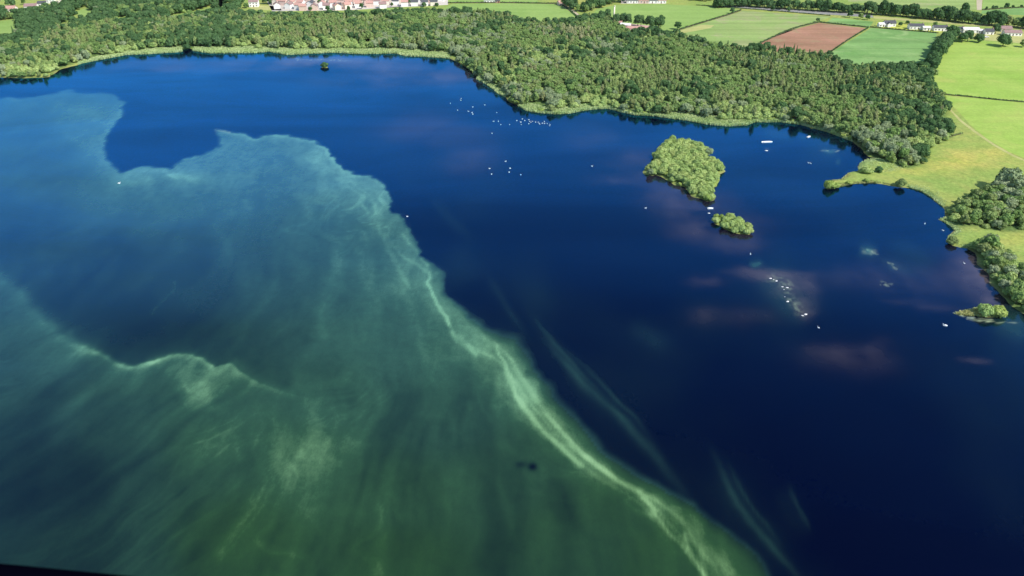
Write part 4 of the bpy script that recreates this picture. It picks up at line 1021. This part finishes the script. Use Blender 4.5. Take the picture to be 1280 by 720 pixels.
house('barn', 'cream outbuilding behind the rightmost house', 1256, 39, 10, 7, 3, 2, -.09, 'cream', 'mauveroof', 0, cat='barn')
# left edge
house('house', 'long pink-roofed house at the far left margin', 8, 14, 22, 8, 3.2, 2.4, .05, 'cream', 'redroof', 2)
house('house', 'white house second from the left margin', 40, 11, 13, 8, 3.4, 2.2, .12, 'white', 'mauveroof', 1)
house('house', 'small white house third from the left margin', 54, 7.5, 9, 7, 3.4, 2.0, .12, 'white', 'slate', 1)
house('house', 'white house in the row behind the third one', 66, 3.5, 10, 8, 5.0, 2.0, .0, 'white', 'mauveroof', 1)
house('house', 'wide white house at the right of the left-hand cluster', 82, 3.0, 16, 8, 4.6, 2.2, .0, 'cream', 'redroof', 2)
house('house', 'tall white house at the left end of the town', 318, 8, 10, 8, 5.5, 2.2, .1, 'white', 'mauveroof', 1)
# top middle
house('farmhouse', 'white farmhouse above the left grass field', 612, 3, 13, 7, 3.4, 2.0, .0, 'white', 'slate', 1)
house('shed', 'dark-roofed shed beside the white farmhouse', 622, 3.2, 5, 6, 2.6, 1.5, .0, 'brick', 'slate', 0, cat='shed')
for i, (a, l, lab) in enumerate([(790,13,'left house of the white row above the grass field'),(803,13,'second house of the white row above the grass field'),(815,12,'third house of the white row above the grass field'),(826,11,'right house of the white row above the grass field')]):
    house('house', lab, a, 3.4, l, 7, 3.2, 1.8, -.03, 'white' if i != 1 else 'pinkw', 'redroof' if i % 2 else 'slate', 1, group='white row above the grass field')
house('house', 'pinkish house beside the head of the farm track', 702, 6, 9, 6, 3, 1.8, .4, 'pinkw', 'redroof', 1)
# brick works
house('brick_shed', 'long low pink-roofed brick shed under the tree row', 797, 38.5, 20, 7, 2.8, 1.6, -.12, 'pinkw', 'redroof', 0, cat='industrial shed')
house('brick_shed', 'small brick shed at the foot of the mast', 772, 30.5, 9, 6, 2.6, 1.3, -.35, 'pinkw', 'redroof', 0, cat='industrial shed')
house('brick_shed', 'middle brick shed of the works', 782, 34, 10, 6, 2.6, 1.3, -.35, 'pinkw', 'paleroof', 0, cat='industrial shed')
house('brick_shed', 'small brick shed at the right end of the works', 806, 41, 9, 6, 2.6, 1.4, -.12, 'pinkw', 'redroof', 0, cat='industrial shed')
x, y = at(767, 28.5)
mast = bpy.data.objects.new('chimney_stack', None); COL.objects.link(mast); mast.location = (x, y, LAND); tag(mast, 'slender pale chimney stack rising beside the brick works', 'chimney')
mb = MB(); mb.tube([(0, 0, 0), (0, 0, 8), (0, 0, 16.5)], [1.0, .8, .65], 12); link('shaft', mb.mesh('stack_shaft', [M['cream']], True), mast)
mb = MB(); mb.tube([(0, 0, 15.9), (0, 0, 16.3), (0, 0, 16.9)], [.7, .88, .82], 12); link('rim', mb.mesh('stack_rim', [M['cream']], True), mast)
mb = MB(); mb.box(0, 0, -.2, 2.4, 2.4, 1.2); link('base', mb.mesh('stack_base', [M['brick']]), mast)
# the town: curved terraces
rows = [([(338,11),(356,10),(380,11.5)],'redroof'),([(340,5.5),(370,7),(395,8.5),(425,8)],'redroof'),([(372,12.5),(400,12),(430,11)],'mauveroof'),([(415,12.5),(440,9.5),(470,8.5)],'redroof'),
        ([(345,1.5),(380,3),(420,4.5),(470,5)],'mauveroof'),([(430,7),(465,6),(500,5.5)],'redroof'),([(470,2.2),(505,3),(540,4)],'mauveroof'),([(500,7.5),(525,7.2),(548,6.2)],'slate'),
        ([(350,-2),(400,-.5),(450,0),(500,-1)],'redroof'),([(505,0),(535,.8),(556,1.5)],'slate'),([(520,-3),(560,-2)],'mauveroof'),([(475,10),(483,9.6)],'slate'),([(350,-6),(420,-5),(500,-5)],'mauveroof')]
twords = {'redroof': 'red-roofed', 'mauveroof': 'mauve-roofed', 'slate': 'grey-roofed'}
ths = 0
for ri, (path, rf) in enumerate(rows):
    pts = [at(*p) for p in path]
    where = ('left' if path[0][0] < 400 else 'right' if path[0][0] > 465 else 'middle')
    dep = 'near' if path[0][1] > 9 else 'far' if path[0][1] < 1 else 'inner'
    for (ax, ay), (bx, by) in zip(pts[:-1], pts[1:]):
        L = math.hypot(bx - ax, by - ay); m = max(1, int(L / 9.5)); ang = math.atan2(by - ay, bx - ax)
        for i in range(m):
            u = (i + .5) / m; ths += 1
            wl = random.choice(['white', 'white', 'cream', 'pinkw']); rr = random.choice([rf, rf, rf, 'redroof', 'mauveroof', 'slate'])
            house('town_house', '%s %s house in the %s %s terrace of the town' % ({'white': 'white', 'cream': 'cream', 'pinkw': 'pinkish'}[wl], twords[rr], dep, where), 0, 0, 7.6, 7, 4.6, 2.1, ang + random.choice([0, 0, 0, math.pi / 2]), wl, rr, 1, False, 'terraced houses of the town', xy=(ax + (bx - ax) * u + random.uniform(-.6, .6), ay + (by - ay) * u + random.uniform(-1.5, 1.5)))
print('town houses', ths)
for a, b in [(365,9),(388,14),(410,14),(436,13.5),(452,11),(468,3.5),(490,8),(512,5),(530,8.5),(546,8),(400,6.4),(425,2),(545,3)]:
    single('oak_tree', a, b, random.uniform(.35, .55), 'small dark garden tree among the town terraces', group='garden trees in the town')
# a car parked by the lane
def car(label, px_, py_, rz):
    x, y = at(px_, py_); root = bpy.data.objects.new('parked_car', None); COL.objects.link(root); root.location = (x, y, LAND + .02); root.rotation_euler = (0, 0, rz); tag(root, label, 'car')
    prof = [(-2.1, .35), (-2.1, .8), (-1.9, .95), (-1.2, 1.0), (-.7, 1.42), (.9, 1.45), (1.5, 1.0), (2.1, .9), (2.15, .4)]
    V = [(a, -.85, b) for a, b in prof] + [(a, .85, b) for a, b in prof]; n = len(prof)
    F = [tuple(range(n)), tuple(range(2 * n - 1, n - 1, -1))] + [(i, i + n, (i + 1) % n + n, (i + 1) % n) for i in range(n)]
    mb = MB(); mb.add(V, F); link('body', mb.mesh('car_body', [M['white']]), root)
    mb = MB(); mb.add([(-1.1, -.87, 1.0), (1.4, -.87, 1.0), (.85, -.87, 1.38), (-.65, -.87, 1.36), (-1.1, .87, 1.0), (1.4, .87, 1.0), (.85, .87, 1.38), (-.65, .87, 1.36)], [(0, 1, 2, 3), (7, 6, 5, 4), (0, 4, 5, 1), (3, 2, 6, 7), (1, 5, 6, 2), (4, 0, 3, 7)]); link('glazing', mb.mesh('car_glazing', [M['glass']]), root)
    for sx in (-1.35, 1.35):
        for sy in (-.86, .86):
            mb = MB(); mb.tube([(sx, sy - .1, .33), (sx, sy + .1, .33)], [.33, .33], 12); link('wheel', mb.mesh('car_wheel', [M['glass']]), root)
car('white car parked before the grey-roofed cottage', 1233, 47, .1)

# ------------------------------------------------------------------ swans, boats, stones
M['feather'] = plain('white_feathers', (.66, .66, .64), .03, 3)
M['beak'] = plain('orange_beak', (.6, .2, .04), .1, 3)
M['hull'] = plain('white_hull', (.78, .78, .76), .05, 1, .4, .4)
M['wood'] = plain('weathered_wood', (.30, .24, .17), .3, 4)
M['rock'] = plain('pale_rock', (.60, .57, .54), .2, 2)
def swan_body():
    mb = MB()
    prof = [(-.78, .26, .03), (-.62, .24, .16), (-.35, .23, .27), (0, .22, .31), (.3, .22, .27), (.48, .22, .17), (.58, .24, .08)]
    mb.tube([(a, 0, b) for a, b, c in prof], [c for a, b, c in prof], 12)
    mb.tube([(.46, 0, .28), (.60, 0, .42), (.62, 0, .60), (.56, 0, .76), (.60, 0, .88), (.70, 0, .92), (.80, 0, .89)], [.12, .085, .065, .055, .065, .075, .05], 8)
    for s in (-1, 1): mb.tube([(.25, s * .20, .30), (-.2, s * .26, .40), (-.65, s * .14, .36)], [.10, .14, .03], 8)
    return mb.mesh('swan_body', [M['feather']], True)
sb = swan_body()
mb = MB(); mb.tube([(.80, 0, .885), (.93, 0, .85)], [.035, .012], 6); sk = mb.mesh('swan_beak', [M['beak']], True)
SW = [(563,129.5),(576,125.7),(576.5,123.5),(572,138),(591,134),(585.5,139.5),(590,141),(591,143),(606,131.5),(621,141),(617,152),(623,152),(626,156),(637,156),(615,167),(646,151),(653,149),(656,151),(651,153),(651.5,156),
 (661,150),(662,152),(663.5,153.2),(665.5,152),(661,155),(669.5,153),(672.7,153),(674,154.5),(674.8,155.7),(678,154.3),(680.5,152.5),(680.7,154.7),(684,154.7),(687.4,156),(687,157.5)]
def swan(x_, y_, label, group=None, s=1.0, rz=None):
    a, b = at(x_, y_, 0); e = bpy.data.objects.new('swan', None); COL.objects.link(e); e.location = (a, b, -.02); e.rotation_euler = (0, 0, rz if rz is not None else random.uniform(0, 6.28)); e.scale = (s,) * 3
    tag(e, label, 'swan', group); link('body', sb, e); link('beak', sk, e)
for i, (a, b) in enumerate(SW):
    lab = 'white swan in the loose left group on open water' if a < 600 else 'white swan between the loose group and the tight line' if a < 645 else 'white swan in the tight line of birds off the central point'
    swan(a, b, lab, 'swans resting off the central point', random.uniform(.62, .85))
for a, b, lab in [(632,202,'white swan at the top of the lower group of six'),(612,211,'left upper swan of the lower group of six'),(614.5,218,'left lower swan of the lower group of six'),(637.7,210.7,'white swan in the middle of the lower group of six, upper of a pair'),(636.5,215.6,'white swan in the middle of the lower group of six, lower of a pair'),(651,218.7,'right-hand swan of the lower group of six'),
    (807,260.5,'lone white swan left below the large island'),(509,271,'lone white swan beside the right rim of the pale bloom'),(1010.6,204,'left swan of a pair off the spit'),(1013.4,204.6,'right swan of a pair off the spit'),(1156,280,'lone white swan in the bay below the spit'),(1205,329.5,'white swan close to the wooded right bank'),(1178.6,288.5,'white bird at the bank below the copse'),
    (938,318,'lone white bird below the small island'),(1023,410,'small pale bird below the stone bar'),(740,208,'faint white bird left of the large island')]:
    swan(a, b, lab, None, .78)
swan(1181, 407.6, 'large bright swan swimming left of the sandbar islet', None, 1.3, 2.9)
def boat(name, label, px_, py_, L, W, rz, cabin):
    a, b = at(px_, py_, 0); e = bpy.data.objects.new(name, None); COL.objects.link(e); e.location = (a, b, 0); e.rotation_euler = (0, 0, rz); tag(e, label, 'boat')
    st = [(-.5, .8), (-.3, .95), (0, 1), (.25, .85), (.42, .45), (.5, .03)]; V = []
    for u, w in st:
        y = w * W / 2; x = u * L
        V += [(x, -y, .55 + .15 * max(0, u)), (x * .97, -y * .7, -.2), (x * .97, y * .7, -.2), (x, y, .55 + .15 * max(0, u)), (x, y * .82, .5), (x * .95, y * .6, .12), (x * .95, -y * .6, .12), (x, -y * .82, .5)]
    F = []
    for i in range(len(st) - 1):
        for k in range(8): F.append((i * 8 + k, i * 8 + (k + 1) % 8, (i + 1) * 8 + (k + 1) % 8, (i + 1) * 8 + k))
    F += [(7, 6, 5, 4, 3, 2, 1, 0), tuple(len(V) - 8 + k for k in range(8))]
    mb = MB(); mb.add(V, F); link('hull', mb.mesh('boat_hull', [M['hull']]), e)
    if cabin:
        mb = MB(); mb.box(L * .12, 0, .3, L * .42, W * .62, 1.1); link('cabin', mb.mesh('boat_cabin', [M['white']]), e)
        mb = MB(); mb.box(L * .12, 0, 1.4, L * .46, W * .68, .1); link('cabin_roof', mb.mesh('boat_cabin_roof', [M['hull']]), e)
        for s in (-1, 1):
            mb = MB(); mb.box(L * .14, s * (W * .31 + .02), .85, L * .3, .04, .35); link('window', mb.mesh('boat_window', [M['glass']]), e)
    mb = MB(); mb.box(-L * .28, 0, .38, .3, W * .7, .06); link('bench', mb.mesh('boat_bench', [M['wood']]), e)
    mb = MB(); mb.box(-L * .5 - .15, 0, .1, .25, .3, .9); link('outboard', mb.mesh('boat_outboard', [M['glass']]), e)
boat('moored_boat', 'long white boat lying off the shore right of the large island', 958.7, 178, 7.4, 1.9, .12, False)
boat('dinghy', 'small white dinghy moored beyond the spit', 1011, 171.5, 3.4, 1.5, .6, False)
swan(149, 229.5, 'lone bright swan on the rim of the pale bloom at the far left', None, 1.1, .3)
boat('dinghy', 'small pale punt between the two wooded islands', 888, 261, 3.2, 1.2, .1, False)
def rock(label, px_, py_, s, flatk=.35, mat='rock', seed=0, group=None):
    a, b = at(px_, py_, 0); V, F = ICO; k = 1 + .5 * fbm(V[:, 0] * 1.3 + seed, V[:, 1] * 1.3 + V[:, 2], 3, seed)[:, None]
    P = V * k * np.array([s, s * .6, s * flatk])
    o = link('stone', mesh_from('stone', P, F, [M[mat]]), None, (a, b, 0), (0, 0, random.uniform(-.5, .5))); tag(o, label, 'stone', group)
for i, (a, b, s, lab) in enumerate([(963,348,1.0,'first whitish stone at the left end of the stone bar'),(970.5,351.3,.9,'bright stone second from the left end of the stone bar'),(967,349.5,.5,'small stone between the two left stones of the bar'),(978,358.5,.7,'left stone of the upper pair in the middle of the bar'),(984,359.5,.9,'right stone of the upper pair in the middle of the bar'),
    (980,362,.4,'small stone just below the middle pair of the bar'),(984.4,377,1.0,'single flat stone below the middle of the bar'),(1003,394.5,.8,'left stone at the lower end of the bar'),(1007,393,1.1,'large bright stone at the lower end of the bar'),(981,371,.35,'tiny stone above the single flat stone of the bar')]):
    rock(lab, a, b, s * .7, .4, 'rock', i + 3, 'pale stones breaking the surface')
rock('low pale stone off the near tip of the large island', 886, 266.5, .7, .35, 'rock', 40)
rock('brown stone awash below the long white boat', 958, 188.3, 1.0, .25, 'rock', 41)

# ------------------------------------------------------------------ air
mb = MB(); mb.box(0, 8000, -4.5, 20000, 24000, CAM_H + 30)
t_ = NT('thin_air'); pv = t_.n('ShaderNodeVolumePrincipled'); pv.inputs['Density'].default_value = HAZE; pv.inputs['Color'].default_value = (.82, .90, 1, 1); pv.inputs['Anisotropy'].default_value = .2
t_.l(pv.outputs[0], t_.out.inputs['Volume'])
if HAZE > 0: tag(link('haze', mb.mesh('haze', [t_.m])), kind='stuff')

# ------------------------------------------------------------------ the aircraft's sill, close to the lens at the lower left
sill = bpy.data.objects.new('aircraft_sill', None); COL.objects.link(sill)
Mc = cam.matrix_basis.copy() if False else (Matrix.Translation(cam.location) @ cam.rotation_euler.to_matrix().to_4x4())
def cpt(px_, py_, d): return Mc @ Vector(((px_ - 640) / FPX * d, (360 - py_) / FPX * d, -d))
dS = .42; r_ = .03
p0 = cpt(-420, 671 + r_ / dS * FPX, dS); p1 = cpt(0, 709.5 + r_ / dS * FPX, dS); p2 = cpt(200, 729 + r_ / dS * FPX, dS); p3 = cpt(600, 775 + r_ / dS * FPX, dS)
t_ = NT('dark_rubber'); M['rubber'] = t_.finish((.0012, .0012, .004), .9, .0)
mb = MB(); sl = Vector(p1)
mb.tube([p0 - sl, Vector((0, 0, 0)), p2 - sl, p3 - sl], [r_] * 4, 16)
sill.location = sl
link('seal', mb.mesh('sill_seal', [M['rubber']], True), sill)
tag(sill, 'dark rubber-edged sill of the aircraft window at the lower left corner', 'window sill')
